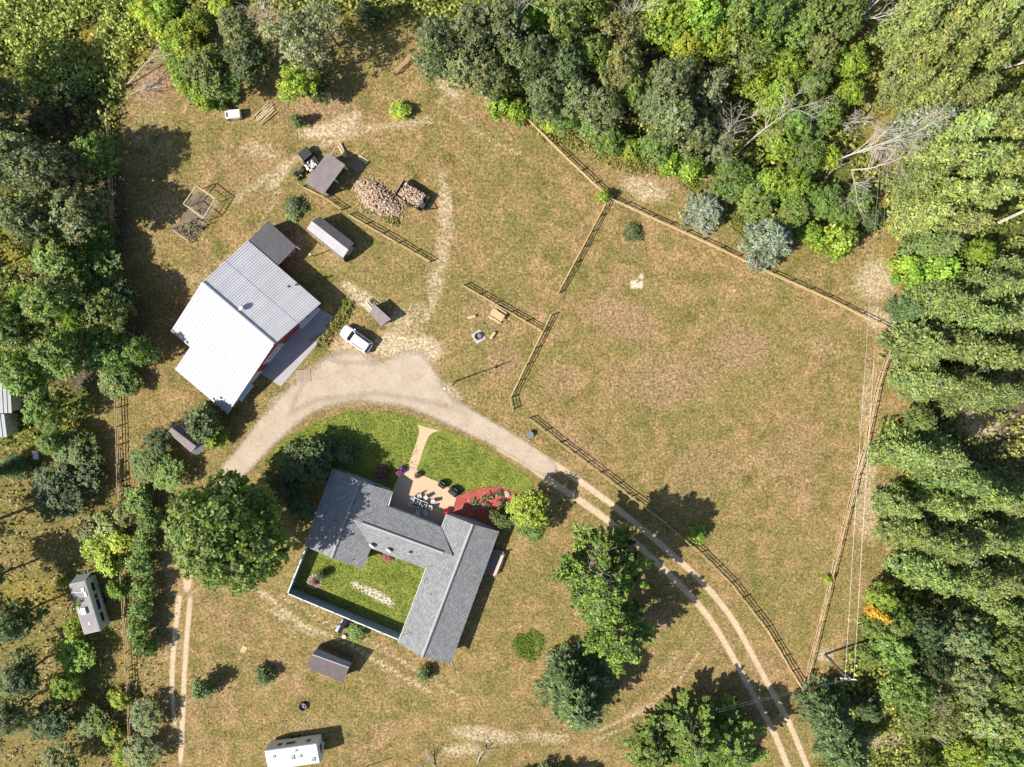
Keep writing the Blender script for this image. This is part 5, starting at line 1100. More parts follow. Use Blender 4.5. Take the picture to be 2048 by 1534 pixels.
PROTO = {}
for i in range(3): PROTO[f'oak{i}'] = broadleaf(4.4, 11, 8, 1.15, .34)
for i in range(3): PROTO[f'mid{i}'] = broadleaf(3.6, 9, 7, 1.15, .32)
PROTO['big'] = broadleaf(7.2, 12.5, 13, 1.0, .42)
PROTO['thin0'] = broadleaf(3.4, 11, 7, .8, .30, loose=.45); PROTO['thin1'] = broadleaf(3.0, 10, 6, .8, .28, loose=.4)
for i in range(3): PROTO[f'bush{i}'] = broadleaf(1.7, 2.6, 6, 1.9, .26, base=.05)
PROTO['small0'] = broadleaf(1.0, 1.9, 5, 2.6, .2, base=.05)
for i in range(4): PROTO[f'pine{i}'] = stand_conifer(2.9, 13)
for i in range(2): PROTO[f'spruce{i}'] = conifer(2.9, 6.5, 1.7, .40, .1, .03, .7)
PROTO['fir0'] = conifer(3.4, 9.5, 1.25, .5, .18, .04, .72); PROTO['fir1'] = conifer(3.6, 9, 1.2, .5, .2, .04, .66)
PROTO['wpine0'] = white_pine(6.6, 15); PROTO['wpine1'] = white_pine(5.6, 12.5)
SIZE = {'oak': (4.4, 11), 'mid': (3.6, 9), 'big': (7.2, 12.5), 'thin': (3.4, 11), 'bush': (1.7, 2.6), 'small': (1.0, 1.9), 'pine': (3.3, 13), 'spruce': (2.9, 6.5), 'fir': (3.5, 9.3), 'wpine': (6.6, 15)}
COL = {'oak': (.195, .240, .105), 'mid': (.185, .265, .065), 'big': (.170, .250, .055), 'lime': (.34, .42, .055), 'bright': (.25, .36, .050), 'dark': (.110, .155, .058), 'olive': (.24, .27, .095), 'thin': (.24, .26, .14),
       'pine': (.235, .285, .080), 'pineG': (.185, .245, .070), 'blue': (.235, .265, .175), 'fir': (.120, .170, .058), 'wpine': (.185, .270, .055), 'yellow': (.6, .42, .05), 'grass': (.09, .15, .02)}
CAT = {'oak': ('oak_tree', 'tree'), 'mid': ('broadleaf_tree', 'tree'), 'big': ('maple_tree', 'tree'), 'thin': ('open_crowned_tree', 'tree'), 'bush': ('leafy_bush', 'bush'), 'small': ('small_shrub', 'shrub'), 'pine': ('pine_tree', 'tree'),
       'spruce': ('spruce_tree', 'tree'), 'fir': ('fir_tree', 'tree'), 'wpine': ('white_pine_tree', 'tree')}
ZF = {'pine': .45, 'spruce': .4, 'fir': .4, 'wpine': .6}
def tree(kind, px, py, rpx, col, label, h=None, group=None, zc=None, name=None):
    keys = [k for k in PROTO if k.rstrip('0123456789') == kind]; cm, tm = PROTO[random.choice(keys)]
    R0, H0 = SIZE[kind]; h = h or H0*(rpx/15.0/R0)**.5; zc = (ZF.get(kind, .62)*h) if zc is None else zc
    c_ = P(px, py, zc); R = rpx/14.3*(H-zc)/H; nm, ct = CAT[kind]; nm = name or nm
    t = thing(nm, label, ct, (c_.x, c_.y, 0), random.uniform(0, 6.28), group); sxy = R/R0; t.scale = (sxy, sxy, h/H0)
    if len(tm.materials) == 0: tm.materials.append(M['bark'])
    cr = link('crown', cm, None, t); c3 = COL[col]; j = random.uniform(.88, 1.14); cr.color = (c3[0]*j*random.uniform(.92, 1.1), c3[1]*j, c3[2]*j, 1); link('trunk', tm, None, t)
    return t

# woodland in groups whose members nothing tells apart
CW = {'oak': 'grey-green', 'mid': 'mid-green', 'lime': 'yellow-green', 'bright': 'bright green', 'dark': 'dark green', 'olive': 'olive green', 'thin': 'sparse pale', 'fir': 'dark evergreen', 'pine': 'light olive', 'pineG': 'deeper green', 'wpine': 'bright-tipped', 'blue': 'bluish'}
def grove(group, label, rows, where=None, noun='tree', tip=None):
    xs = sorted(r_[1] for r_ in rows); ys = sorted(r_[2] for r_ in rows); n = len(rows)
    for r_ in rows:
        h = r_[5] if len(r_) > 5 else None; lb = label
        if tip is not None:
            T_ = tip(r_[2] - 4.6*(h or 8)); h = max(3.2, min(h, (T_ - r_[1] - .45*r_[3])/((1024 - r_[1])*.0065 + 14.0)))
        if where:
            hx = 'left' if r_[1] < xs[n//3] else ('right' if r_[1] > xs[2*n//3] else 'middle'); hy = 'upper' if r_[2] < ys[n//3] else ('lower' if r_[2] > ys[2*n//3] else 'central')
            pos = {'central middle': 'centre'}.get(f'{hy} {hx}', f'{hy} {hx}' if hy != 'central' else hx) + ' part'
            sz = 'large' if r_[3] >= 50 else ('small' if r_[3] < 36 else 'medium')
            lb = f"{sz} {CW[r_[4]]} {noun} in the {pos} of {where}"
        tree(r_[0], r_[1], r_[2], r_[3], r_[4], lb, h=h, group=group)

grove('trees of the western wood', 'tall leafy tree in the dense wood left of the garage and rail fence', [
    ('oak', 40, 330, 60, 'oak', 13), ('oak', 105, 345, 62, 'oak', 13), ('oak', 160, 430, 62, 'oak', 12), ('oak', 65, 440, 56, 'oak', 12), ('mid', 195, 305, 42, 'mid', 9), ('oak', 120, 515, 58, 'mid', 11),
    ('mid', 198, 475, 42, 'mid', 9), ('mid', 190, 545, 58, 'mid', 10), ('oak', 110, 610, 60, 'mid', 11), ('mid', 205, 625, 58, 'mid', 9), ('oak', 35, 650, 56, 'mid', 11), ('oak', 130, 700, 62, 'mid', 12), ('mid', 222, 705, 50, 'mid', 9),
    ('oak', 50, 740, 56, 'mid', 10), ('mid', 235, 760, 44, 'mid', 8), ('mid', 90, 820, 44, 'mid', 7), ('mid', 250, 590, 30, 'dark', 6), ('mid', 60, 600, 40, 'bright', 8), ('mid', 165, 640, 36, 'bright', 9)], where='the wood left of the garage', tip=lambda y: 255 if y < 240 else 385 if y < 430 else 262 if y < 450 else 305 if y < 520 else 390 if y < 690 else 300)
grove('trees of the north-west shade', 'shaded tree in the dark grove at the upper left edge', [
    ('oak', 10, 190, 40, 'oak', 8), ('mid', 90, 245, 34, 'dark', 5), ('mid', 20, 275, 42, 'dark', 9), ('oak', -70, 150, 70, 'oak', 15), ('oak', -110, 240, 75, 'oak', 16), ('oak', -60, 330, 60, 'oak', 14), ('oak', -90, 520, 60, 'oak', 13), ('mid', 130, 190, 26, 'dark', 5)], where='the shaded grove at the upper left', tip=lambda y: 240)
grove('lime green bushes at the top', 'yellow-green bush in the thicket running down from the top edge', [
    ('bush', 290, 25, 26, 'lime', 2.5), ('bush', 320, 50, 30, 'lime', 3), ('bush', 355, 62, 30, 'lime', 3.4), ('bush', 330, 15, 26, 'bright', 2.5), ('bush', 345, 100, 28, 'bright', 3), ('bush', 375, 95, 34, 'lime', 4), ('bush', 362, 135, 28, 'bright', 3.5), ('bush', 375, 165, 30, 'bright', 3.5), ('bush', 405, 190, 30, 'bright', 3.5), ('bush', 430, 195, 24, 'mid', 3), ('bush', 440, 12, 26, 'lime', 2.5), ('bush', 395, 45, 28, 'bright', 3)], where='the thicket at the top edge', noun='bush')
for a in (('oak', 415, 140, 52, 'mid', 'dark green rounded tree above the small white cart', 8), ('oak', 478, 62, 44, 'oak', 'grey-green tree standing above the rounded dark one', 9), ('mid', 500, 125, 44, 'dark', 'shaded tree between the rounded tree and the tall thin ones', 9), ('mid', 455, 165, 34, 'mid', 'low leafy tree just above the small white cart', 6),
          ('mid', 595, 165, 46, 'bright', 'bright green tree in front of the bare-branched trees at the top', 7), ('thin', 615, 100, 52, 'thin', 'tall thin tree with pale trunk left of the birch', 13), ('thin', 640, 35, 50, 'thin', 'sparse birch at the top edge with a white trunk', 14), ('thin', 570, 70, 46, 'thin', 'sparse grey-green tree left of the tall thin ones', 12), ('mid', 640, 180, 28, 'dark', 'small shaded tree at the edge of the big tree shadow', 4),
          ('fir', 735, 28, 24, 'fir', 'lone dark fir near the top edge, in front of a long shadow', 6), ('bush', 797, 221, 20, 'lime', 'lone yellow-green bush in the yard near the top fence', 1.8), ('small', 592, 240, 13, 'fir', 'small young evergreen right of the pole pile', 2.6)):
    tree(a[0], a[1], a[2], a[3], a[4], a[5], h=a[6])
tree('oak', 880, 95, 56, 'oak', 'left tall grey-green oak where the top rail fence meets the wood', h=13)
grove('grey-green oaks at the north wood corner', 'grey-green oak at the left end of the north wood', [('oak', 945, 75, 55, 'oak', 13), ('oak', 925, 135, 44, 'oak', 10), ('oak', 1005, 60, 56, 'oak', 13), ('oak', 975, 150, 46, 'oak', 10)])
grove('trees of the north wood', 'leafy tree in the dense wood along the top of the meadow', [
    ('mid', 1060, 40, 46, 'bright', 10), ('mid', 1030, 120, 40, 'oak', 11), ('oak', 1075, 120, 48, 'dark', 12), ('oak', 1120, 55, 54, 'mid', 11), ('mid', 1170, 20, 44, 'mid', 10), ('oak', 1130, 140, 48, 'dark', 11), ('oak', 1090, 195, 44, 'oak', 10), ('oak', 1150, 195, 42, 'oak', 9),
    ('thin', 1240, 70, 48, 'olive', 12), ('oak', 1240, 135, 46, 'olive', 12), ('mid', 1190, 110, 38, 'mid', 10), ('oak', 1205, 215, 44, 'oak', 9), ('oak', 1335, 170, 52, 'oak', 13), ('oak', 1345, 240, 54, 'oak', 12), ('oak', 1310, 210, 40, 'oak', 11), ('mid', 1325, 40, 52, 'bright', 11), ('oak', 1395, 35, 56, 'bright', 12), ('mid', 1375, 95, 42, 'lime', 9), ('mid', 1435, 80, 44, 'bright', 9),
    ('oak', 1475, 40, 50, 'mid', 12), ('thin', 1485, 115, 46, 'olive', 11), ('thin', 1425, 175, 44, 'thin', 12), ('oak', 1390, 270, 40, 'oak', 9), ('mid', 1520, 90, 40, 'bright', 8), ('oak', 1540, 30, 50, 'mid', 12), ('mid', 1500, 160, 36, 'lime', 7), ('mid', 1590, 60, 44, 'mid', 9), ('mid', 1570, 130, 42, 'bright', 8), ('oak', 1620, 25, 48, 'mid', 10), ('mid', 1555, 195, 42, 'bright', 7), ('mid', 1620, 170, 42, 'mid', 7),
    ('mid', 1680, 30, 46, 'mid', 10), ('mid', 1640, 110, 40, 'olive', 8), ('mid', 1700, 120, 36, 'bright', 6), ('mid', 1590, 250, 42, 'mid', 7), ('mid', 1650, 235, 40, 'mid', 6), ('mid', 1700, 185, 34, 'bright', 5), ('mid', 1555, 285, 40, 'bright', 7), ('mid', 1610, 310, 38, 'mid', 6), ('mid', 1590, 370, 38, 'bright', 6), ('mid', 1650, 310, 32, 'lime', 4), ('thin', 1440, 300, 34, 'thin', 8), ('mid', 1290, 30, 36, 'dark', 9), ('mid', 1270, 180, 34, 'mid', 9)], where='the north wood above the meadow')
grove('low trees fringing the north wood', 'low bright tree on the meadow edge of the north wood', [
    ('bush', 1035, 222, 26, 'bright', 3.5), ('bush', 1000, 205, 28, 'bright', 4), ('bush', 1075, 225, 22, 'mid', 3), ('mid', 1130, 235, 32, 'mid', 5), ('bush', 1180, 255, 28, 'mid', 4), ('mid', 1220, 280, 34, 'mid', 5), ('bush', 1258, 295, 26, 'bright', 3.5), ('mid', 1310, 295, 34, 'mid', 6), ('bush', 1345, 322, 28, 'bright', 4), ('bush', 1385, 335, 30, 'bright', 4), ('mid', 1460, 360, 42, 'mid', 6), ('mid', 1510, 400, 42, 'mid', 6), ('mid', 1545, 370, 34, 'bright', 6), ('mid', 1590, 425, 36, 'mid', 5), ('mid', 1650, 400, 38, 'mid', 5), ('mid', 1690, 430, 32, 'mid', 4), ('mid', 1620, 470, 26, 'bright', 4), ('bush', 1720, 400, 30, 'mid', 4), ('bush', 1745, 440, 24, 'dark', 3), ('bush', 1100, 245, 20, 'lime', 2.5)], where='the low north wood fringe')
tree('mid', 283, 702, 32, 'mid', 'tree behind the garage whose shadow falls on the metal roof', h=7.5)
for a in (('spruce', 1412, 422, 46, 'blue', 'round blue spruce alone outside the meadow fence', 4.5), ('spruce', 1538, 485, 54, 'blue', 'larger blue-grey spruce touching the meadow fence', 7.5), ('bush', 1677, 478, 40, 'bright', 'bright round bush right of the larger blue spruce', 5), ('small', 1207, 391, 15, 'bright', 'small leafy sapling at the fence corner post', 2.2),
          ('small', 1267, 465, 20, 'dark', 'low round shrub with a dead centre in the meadow', .8), ('small', 1395, 1067, 20, 'bright', 'bright sapling beside the tree shadow on the meadow fence', 2.4), ('small', 1657, 1160, 8, 'lime', 'tiny yellow-green sapling growing through the east fence', 1.5)):
    tree(a[0], a[1], a[2], a[3], a[4], a[5], h=a[6])
grove('conifers of the eastern stand', 'tall tufted conifer in the dense stand right of the meadow', [
    (k, x, y, r_, c_, h_) for k, x, y, r_, c_, h_ in [
    ('pine', 1830, 40, 52, 'pine', 13), ('pine', 1895, 30, 56, 'pine', 14), ('pine', 1965, 40, 56, 'pine', 14), ('pine', 2035, 50, 56, 'pine', 14), ('pine', 1845, 110, 52, 'pine', 13), ('pine', 1915, 105, 54, 'pine', 14), ('pine', 1985, 105, 50, 'pine', 13), ('pine', 1870, 175, 52, 'pine', 12), ('pine', 1930, 190, 48, 'pine', 12), ('pine', 1820, 170, 36, 'pine', 10),
    ('pine', 1850, 250, 46, 'thin', 11), ('pine', 1920, 260, 54, 'pine', 13), ('pine', 1985, 240, 52, 'pine', 13), ('pine', 2045, 250, 54, 'pine', 13), ('pine', 1880, 320, 54, 'pine', 13), ('pine', 1950, 320, 54, 'pine', 13), ('pine', 2020, 330, 54, 'pine', 13), ('pine', 1840, 360, 44, 'pine', 11), ('pine', 1900, 390, 52, 'pine', 13), ('pine', 1965, 390, 52, 'pine', 12), ('pine', 1850, 430, 46, 'pine', 11), ('pine', 1915, 450, 46, 'pine', 12), ('pine', 1870, 490, 44, 'pineG', 10),
    ('pine', 1960, 570, 48, 'pineG', 12), ('pine', 2030, 550, 52, 'pineG', 13), ('pine', 1880, 600, 50, 'pineG', 12), ('pine', 1945, 640, 54, 'pineG', 13), ('pine', 2015, 630, 54, 'pineG', 13), ('pine', 1905, 690, 56, 'pineG', 13), ('pine', 1980, 710, 56, 'pineG', 13), ('pine', 2045, 700, 50, 'pineG', 13), ('pine', 1855, 760, 50, 'pineG', 12), ('pine', 1925, 775, 54, 'pineG', 13), ('pine', 1995, 785, 44, 'pineG', 12),
    ('pine', 1815, 900, 50, 'pineG', 11), ('pine', 1870, 905, 52, 'pineG', 12), ('pine', 1910, 955, 52, 'pineG', 12), ('pine', 1965, 985, 50, 'pineG', 12), ('pine', 2025, 1000, 48, 'pineG', 12), ('pine', 1885, 1010, 40, 'pineG', 11), ('pine', 1825, 1065, 50, 'pineG', 11), ('pine', 1890, 1085, 56, 'pineG', 13), ('pine', 1960, 1070, 54, 'pineG', 13), ('pine', 2030, 1080, 52, 'pineG', 13), ('pine', 1860, 1145, 54, 'pineG', 12), ('pine', 1930, 1150, 54, 'pineG', 13), ('pine', 2000, 1150, 54, 'pineG', 13), ('pine', 2050, 1200, 48, 'pineG', 12),
    ('pine', 1985, 1210, 46, 'pineG', 12), ('pine', 1800, 1010, 36, 'pineG', 9)]], where='the eastern conifer stand', noun='conifer')
for a in (('fir', 1835, 690, 52, 'pineG', 'broad bright conifer at the fence corner on the eastern side', 11), ('fir', 1815, 620, 30, 'fir', 'small dark conifer above the broad corner conifer', 6), ('bush', 1822, 540, 36, 'bright', 'rounded green bush at the front of the eastern stand', 5), ('bush', 1880, 535, 40, 'bright', 'wide leafy bush behind the rounded green bush', 6),
          ('mid', 1955, 505, 34, 'bright', 'leafy tree below the big fallen trunk', 6), ('mid', 1840, 840, 30, 'pineG', 'small tree between two blocks of eastern conifers', 6)):
    tree(a[0], a[1], a[2], a[3], a[4], a[5], h=a[6])
grove('mixed trees at the lower right', 'leafy tree in the mixed wood at the lower right corner', [
    ('mid', 1765, 1195, 32, 'bright', 6), ('mid', 1790, 1240, 40, 'mid', 7), ('mid', 1745, 1250, 28, 'mid', 5), ('oak', 1850, 1255, 46, 'dark', 9), ('oak', 1925, 1270, 50, 'oak', 10), ('oak', 2005, 1290, 50, 'mid', 11), ('mid', 1790, 1300, 44, 'mid', 8), ('oak', 1855, 1325, 50, 'dark', 9), ('oak', 1815, 1375, 56, 'mid', 11), ('thin', 1870, 1400, 46, 'thin', 10), ('oak', 1940, 1350, 52, 'oak', 10), ('oak', 2020, 1370, 52, 'mid', 10),
    ('thin', 1895, 1440, 50, 'olive', 10), ('oak', 1965, 1430, 52, 'olive', 10), ('oak', 2035, 1450, 50, 'mid', 10), ('mid', 1930, 1500, 44, 'bright', 8), ('oak', 2010, 1520, 52, 'mid', 10), ('mid', 1860, 1540, 40, 'mid', 6), ('mid', 1830, 1440, 34, 'olive', 8), ('mid', 1735, 1310, 30, 'mid', 5)], where='the mixed south-east wood')
tree('small', 1775, 1243, 16, 'yellow', 'small yellow-leaved shrub in the lower right wood', h=6.5, zc=6.3)
for a in (('fir', 1655, 1425, 58, 'fir', 'dark fan-branched fir beside the utility pole', 9), ('fir', 1690, 1500, 56, 'fir', 'fir at the bottom edge below the fan-branched one', 8), ('fir', 1735, 1415, 34, 'dark', 'shaded fir between the utility pole and the wood', 5), ('wpine', 1213, 1168, 110, 'wpine', 'huge white pine with open plumed limbs in the south lawn', 20), ('wpine', 1245, 1282, 88, 'wpine', 'bright white pine growing just below the huge one', 15),
          ('fir', 1158, 1392, 82, 'fir', 'dense dark fir at the foot of the white pines', 10.5), ('fir', 1135, 1345, 46, 'fir', 'narrow dark fir beside the dense dark one', 8)):
    tree(a[0], a[1], a[2], a[3], a[4], a[5], h=a[6])
grove('pines at the bottom edge', '', [('wpine', 1310, 1510, 66, 'wpine', 9), ('wpine', 1385, 1475, 72, 'wpine', 10), ('wpine', 1465, 1490, 70, 'wpine', 10), ('wpine', 1430, 1560, 70, 'wpine', 10), ('fir', 1100, 1600, 60, 'fir', 8), ('fir', 1040, 1590, 40, 'fir', 6)], where='the bottom row beside the drive', noun='pine')
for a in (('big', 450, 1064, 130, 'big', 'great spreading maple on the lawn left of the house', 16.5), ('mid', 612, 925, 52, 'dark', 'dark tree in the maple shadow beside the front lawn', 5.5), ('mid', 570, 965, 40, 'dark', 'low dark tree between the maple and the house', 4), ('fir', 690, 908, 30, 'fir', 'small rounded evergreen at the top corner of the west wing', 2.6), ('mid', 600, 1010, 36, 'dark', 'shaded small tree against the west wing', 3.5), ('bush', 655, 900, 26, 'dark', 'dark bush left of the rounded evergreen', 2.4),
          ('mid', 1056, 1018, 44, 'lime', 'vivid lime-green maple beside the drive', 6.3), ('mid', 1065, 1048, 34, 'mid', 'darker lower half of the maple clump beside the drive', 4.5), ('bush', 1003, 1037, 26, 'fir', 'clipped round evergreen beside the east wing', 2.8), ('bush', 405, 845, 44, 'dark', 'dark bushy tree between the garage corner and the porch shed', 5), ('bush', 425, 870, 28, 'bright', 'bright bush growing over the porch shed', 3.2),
          ('small', 404, 1380, 27, 'fir', 'small young tree with a pointed shadow beside the wheel tracks', 3.6), ('small', 526, 1351, 22, 'fir', 'small shrub left of the garden shed', 1.9), ('small', 851, 1348, 18, 'fir', 'small shrub below the east wing end', 1.6), ('small', 713, 1266, 20, 'mid', 'round leafy shrub below the courtyard fence', 1.4),
          ('small', 765, 948, 15, 'pink_', 'red-leaved shrub in the shade beside the patio', 1.2), ('small', 775, 1113, 13, 'pink_', 'pinkish shrub at the courtyard wall of the house', 1.0), ('small', 590, 412, 20, 'dark', 'dark shrub with pale stones near the short rail fence', 1.2), ('small', 585, 432, 14, 'olive', 'low olive shrub above the dark annexe', .8), ('small', 641, 1152, 12, 'fir', 'small evergreen beside the stone flower ring', 1.6), ('small', 629, 1164, 8, 'pink_', 'small pink plant in the stone flower ring', .6)):
    if a[4] == 'pink_': COL['pink_'] = (.26, .10, .10)
    tree(a[0], a[1], a[2], a[3], a[4], a[5], h=a[6])
grove('hedge trees beside the wheel tracks', 'leafy tree in the hedge row left of the wheel tracks', [('mid', 300, 925, 42, 'mid', 6), ('mid', 340, 950, 36, 'mid', 5), ('mid', 315, 885, 34, 'dark', 5), ('bush', 275, 1000, 34, 'mid', 4.5), ('bush', 298, 1040, 32, 'mid', 4), ('bush', 285, 1085, 30, 'mid', 4), ('bush', 280, 1130, 32, 'mid', 4), ('bush', 290, 1175, 28, 'mid', 4), ('bush', 280, 1222, 28, 'mid', 3.6), ('bush', 276, 1262, 26, 'mid', 3.4), ('bush', 290, 1295, 26, 'mid', 3.4), ('mid', 292, 1435, 42, 'oak', 6), ('mid', 285, 1505, 42, 'oak', 6)], where='the hedge along the wheel tracks', tip=lambda y: 352)
grove('trees in the rough ground at the lower left', 'tree in the rough weedy ground at the lower left', [('oak', 115, 985, 62, 'dark', 9), ('oak', 150, 900, 50, 'mid', 8), ('oak', 165, 960, 44, 'dark', 9), ('fir', 25, 935, 30, 'fir', 6), ('mid', 105, 885, 32, 'mid', 5), ('oak', 30, 1240, 48, 'dark', 9), ('oak', 45, 1350, 50, 'dark', 9), ('mid', 150, 1310, 42, 'bright', 7), ('mid', 130, 1370, 38, 'bright', 7), ('oak', 110, 1440, 48, 'dark', 8),
    ('oak', 20, 1430, 48, 'oak', 9), ('mid', 180, 1440, 40, 'mid', 6), ('mid', 120, 1520, 44, 'olive', 6), ('bush', 150, 1255, 26, 'lime', 3), ('bush', 165, 1200, 18, 'bright', 2), ('oak', -60, 1060, 60, 'oak', 12), ('oak', -60, 1180, 55, 'oak', 12)], where='the rough ground by the caravan', tip=lambda y: 240)
grove('yellow-green bushes by the caravan', 'yellow-green bush in the thicket near the cream caravan', [('bush', 175, 1060, 32, 'olive', 2.4), ('bush', 210, 1050, 32, 'olive', 2.4), ('bush', 190, 1095, 34, 'lime', 2.6), ('bush', 230, 1080, 30, 'lime', 2.4), ('bush', 215, 1125, 30, 'lime', 2.4), ('bush', 248, 1030, 26, 'olive', 2.4), ('bush', 122, 1165, 14, 'lime', 1.6), ('bush', 240, 1400, 24, 'lime', 2), ('bush', 225, 1470, 26, 'lime', 2.2), ('bush', 245, 1515, 24, 'lime', 2.2), ('bush', 232, 1180, 22, 'bright', 2)], where='the thicket round the cream caravan', noun='bush')

# dead trees
def dead(px, py, Hh, spread, rot, label, seed, name='dead_tree', z=0.0, n0=9):
    me = bare_tree(Hh, spread, seed, n0); me.materials.append(M['deadwood']); o = link(name, me, None, None, P(px, py) + Vector((0, 0, z)), rot); tag(o, label, 'dead tree'); return o
def lean(dx, dy, tilt): # tilt degrees from vertical toward image direction (dx,dy)
    a = math.atan2(-dy, dx); q = Matrix.Rotation(a, 4, 'Z') @ Matrix.Rotation(math.radians(tilt), 4, 'Y'); return q.to_euler()
dead(1478, 300, 7.5, .8, lean(1, -.4, 30), 'grey leafless tree at the edge of the north wood', 3, z=2, n0=12)
dead(1425, 310, 6, .8, lean(.2, -.3, 20), 'smaller grey leafless tree left of the larger bare one', 4, z=2)
dead(1632, 338, 9.5, .5, lean(1, -.6, 86), 'long fallen dead tree lying across the gap in the wood', 5, z=2.0, n0=8)
dead(1690, 345, 7, .95, lean(1, -.35, 62), 'broad crown of bare branches under the long fallen tree', 6, z=1.6, n0=14)
dead(1692, 350, 5, 1.0, lean(-.1, 1, 60), 'fallen bare branches spreading toward the bright bush', 7, z=1.6, n0=12)
dead(1628, 385, 4, .5, lean(1, -.8, 82), 'short bare log end left of the fallen crown', 8, z=1.4, n0=4)
dead(1625, 108, 9, .5, lean(.45, -1, 60), 'leaning dead trunk in the upper right of the north wood', 9, z=3)
dead(1635, 100, 11, .45, lean(1, -.8, 70), 'dead trunk leaning toward the power line gap', 10, z=3)
dead(1965, 452, 9, .55, lean(1, -.5, 70), 'massive pale dead trunk among the eastern conifers', 11, z=3, n0=10).scale = (1.5, 1.5, 1)
dead(1975, 150, 9, .7, lean(1, -.1, 70), 'fallen bare tree at the upper right edge', 12, z=2)
dead(1800, 1440, 6, .4, lean(1, .7, 80), 'bare fallen limb in the clearing at the lower right', 13, z=.4, n0=4)
dead(1225, 1175, 9, .7, lean(-.6, -1, 55), 'bare limbs inside the huge white pine', 14, z=5, n0=8)
dead(590, 125, 8, .8, lean(-.3, -.6, 25), 'bare-branched dead tree among the thin trees at the top', 15, z=2)
dead(1040, 150, 8, .6, lean(.1, -1, 25), 'pale dead trunk at the edge of the grey-green oaks', 16, z=3)
dead(250, 175, 5.5, .35, lean(1, -.7, 88), 'peeled fallen trunk on the bare ground at the upper left', 17, z=.15, n0=5)
dead(262, 190, 4, .7, lean(1, -.2, 86), 'low heap of fallen twigs below the peeled trunk', 18, z=.15, n0=9)
dead(2010, 800, 5, .9, lean(1, -1, 75), 'dry fallen branches between the blocks of eastern conifers', 19, z=.5)
dead(955, 1525, 3.2, .8, lean(.1, -1, 60), 'dry weed stalks at the bottom edge', 20, z=.1, n0=5); dead(870, 1530, 3.0, .8, lean(-.4, -1, 60), 'dry twiggy sapling left of the weed stalks at the bottom edge', 21, z=.1, n0=5)
dead(1240, 110, 8, .5, lean(.2, -1, 20), 'dead-topped tree in the middle of the north wood', 22, z=3); dead(1620, 265, 6, .8, lean(1, -.4, 60), 'grey twigs beside the bright trees near the fallen crown', 23, z=2)

# ------------------------------------------------------------------ ground cover
def scatter_in(polys, dens, exclude=()):
    out = []
    for poly in polys:
        p3 = PP(poly); xs = [p.x for p in p3]; ys = [p.y for p in p3]; x0, x1, y0, y1 = max(min(xs), -84), min(max(xs), 84), max(min(ys), -78), min(max(ys), 62)
        n = int((x1-x0)*(y1-y0)*dens); X = rng.uniform(x0, x1, n); Y = rng.uniform(y0, y1, n); k = inside(p3, X, Y)
        for e in exclude: k &= ~inside(PP(e), X, Y)
        out.append(np.stack([X[k], Y[k]], 1))
    return np.concatenate(out)
def vnoise(X, Y, s, seed):
    r_ = np.random.default_rng(seed); G = r_.random((64, 64)); x = X/s; y = Y/s; xi = np.floor(x).astype(int); yi = np.floor(y).astype(int); fx = x-xi; fy = y-yi; fx = fx*fx*(3-2*fx); fy = fy*fy*(3-2*fy)
    g = lambda a, b: G[a % 64, b % 64]; return (g(xi, yi)*(1-fx)+g(xi+1, yi)*fx)*(1-fy) + (g(xi, yi+1)*(1-fx)+g(xi+1, yi+1)*fx)*fy
def clumps(name, label, pts, hgt, leaf, cols, per, spread, kind_seed=1, cat=None):
    n = len(pts); f = vnoise(pts[:, 0], pts[:, 1], 6, kind_seed); g2 = vnoise(pts[:, 0], pts[:, 1], 1.7, kind_seed+5); k = g2 > .33; pts = pts[k]; f = f[k]; g2 = g2[k]; n = len(pts)
    hh = hgt*(.35 + 1.2*g2)*rng.uniform(.6, 1.2, n); base = np.repeat(np.column_stack([pts, hh]), per, axis=0); m = len(base)
    pos = base + rng.normal(0, 1, (m, 3))*np.array([spread, spread, .25*hgt]); pos[:, 2] = np.clip(pos[:, 2], .05, None)
    cols = np.array(cols); ci = np.clip((np.repeat(f, per) + rng.normal(0, .12, m))*len(cols), 0, len(cols)-1.001); i0 = ci.astype(int); w = (ci-i0)[:, None]; i1 = np.minimum(i0+1, len(cols)-1)
    tone = (cols[i0]*(1-w) + cols[i1]*w)*rng.uniform(.65, 1.35, (m, 1)); V, col = quads(pos, unit(m, .9), leaf*rng.uniform(.6, 1.4, m), 1.1, None, tone)
    me = fast_mesh(name, V, 4, col); me.materials.append(M['blade']); return tag(link(name, me), label, cat, kind='stuff')
pts = scatter_in(WEED_AREAS[:4], 2.3)
clumps('undergrowth', 'weedy green and yellowish undergrowth filling the ground between the trees', pts, .8, .42, [(.14, .19, .05), (.25, .31, .07), (.33, .38, .08), (.40, .37, .10), (.22, .27, .07)], 5, .38)
clumps('rough_weeds', 'rough golden and green weeds round the cream caravan', scatter_in(WEED_AREAS[4:], 1.3), .45, .34, [(.2, .24, .07), (.36, .32, .11), (.44, .37, .17), (.23, .27, .07)], 4, .32, 6)
NW = [[(-40, -40), (270, -40), (300, 40), (250, 140), (215, 175), (110, 215), (-40, 180)]]
clumps('bracken', 'bright yellow-green bracken thicket in the upper left corner', scatter_in(NW, 6), 1.0, .36, [(.26, .33, .08), (.42, .48, .12), (.36, .42, .1)], 5, .35, 9)
clumps('tall_grass_patch', 'round patch of taller bright green grass on the south lawn', np.concatenate([np.stack([P(1056, 1290).x + 2.3*np.sqrt(r1)*np.cos(a1), P(1056, 1290).y + 2.5*np.sqrt(r1)*np.sin(a1)], 1) for r1, a1 in [(rng.random(700), rng.uniform(0, 6.28, 700))]]), .16, .14, [(.11, .19, .03), (.19, .27, .04)], 4, .12, 4)
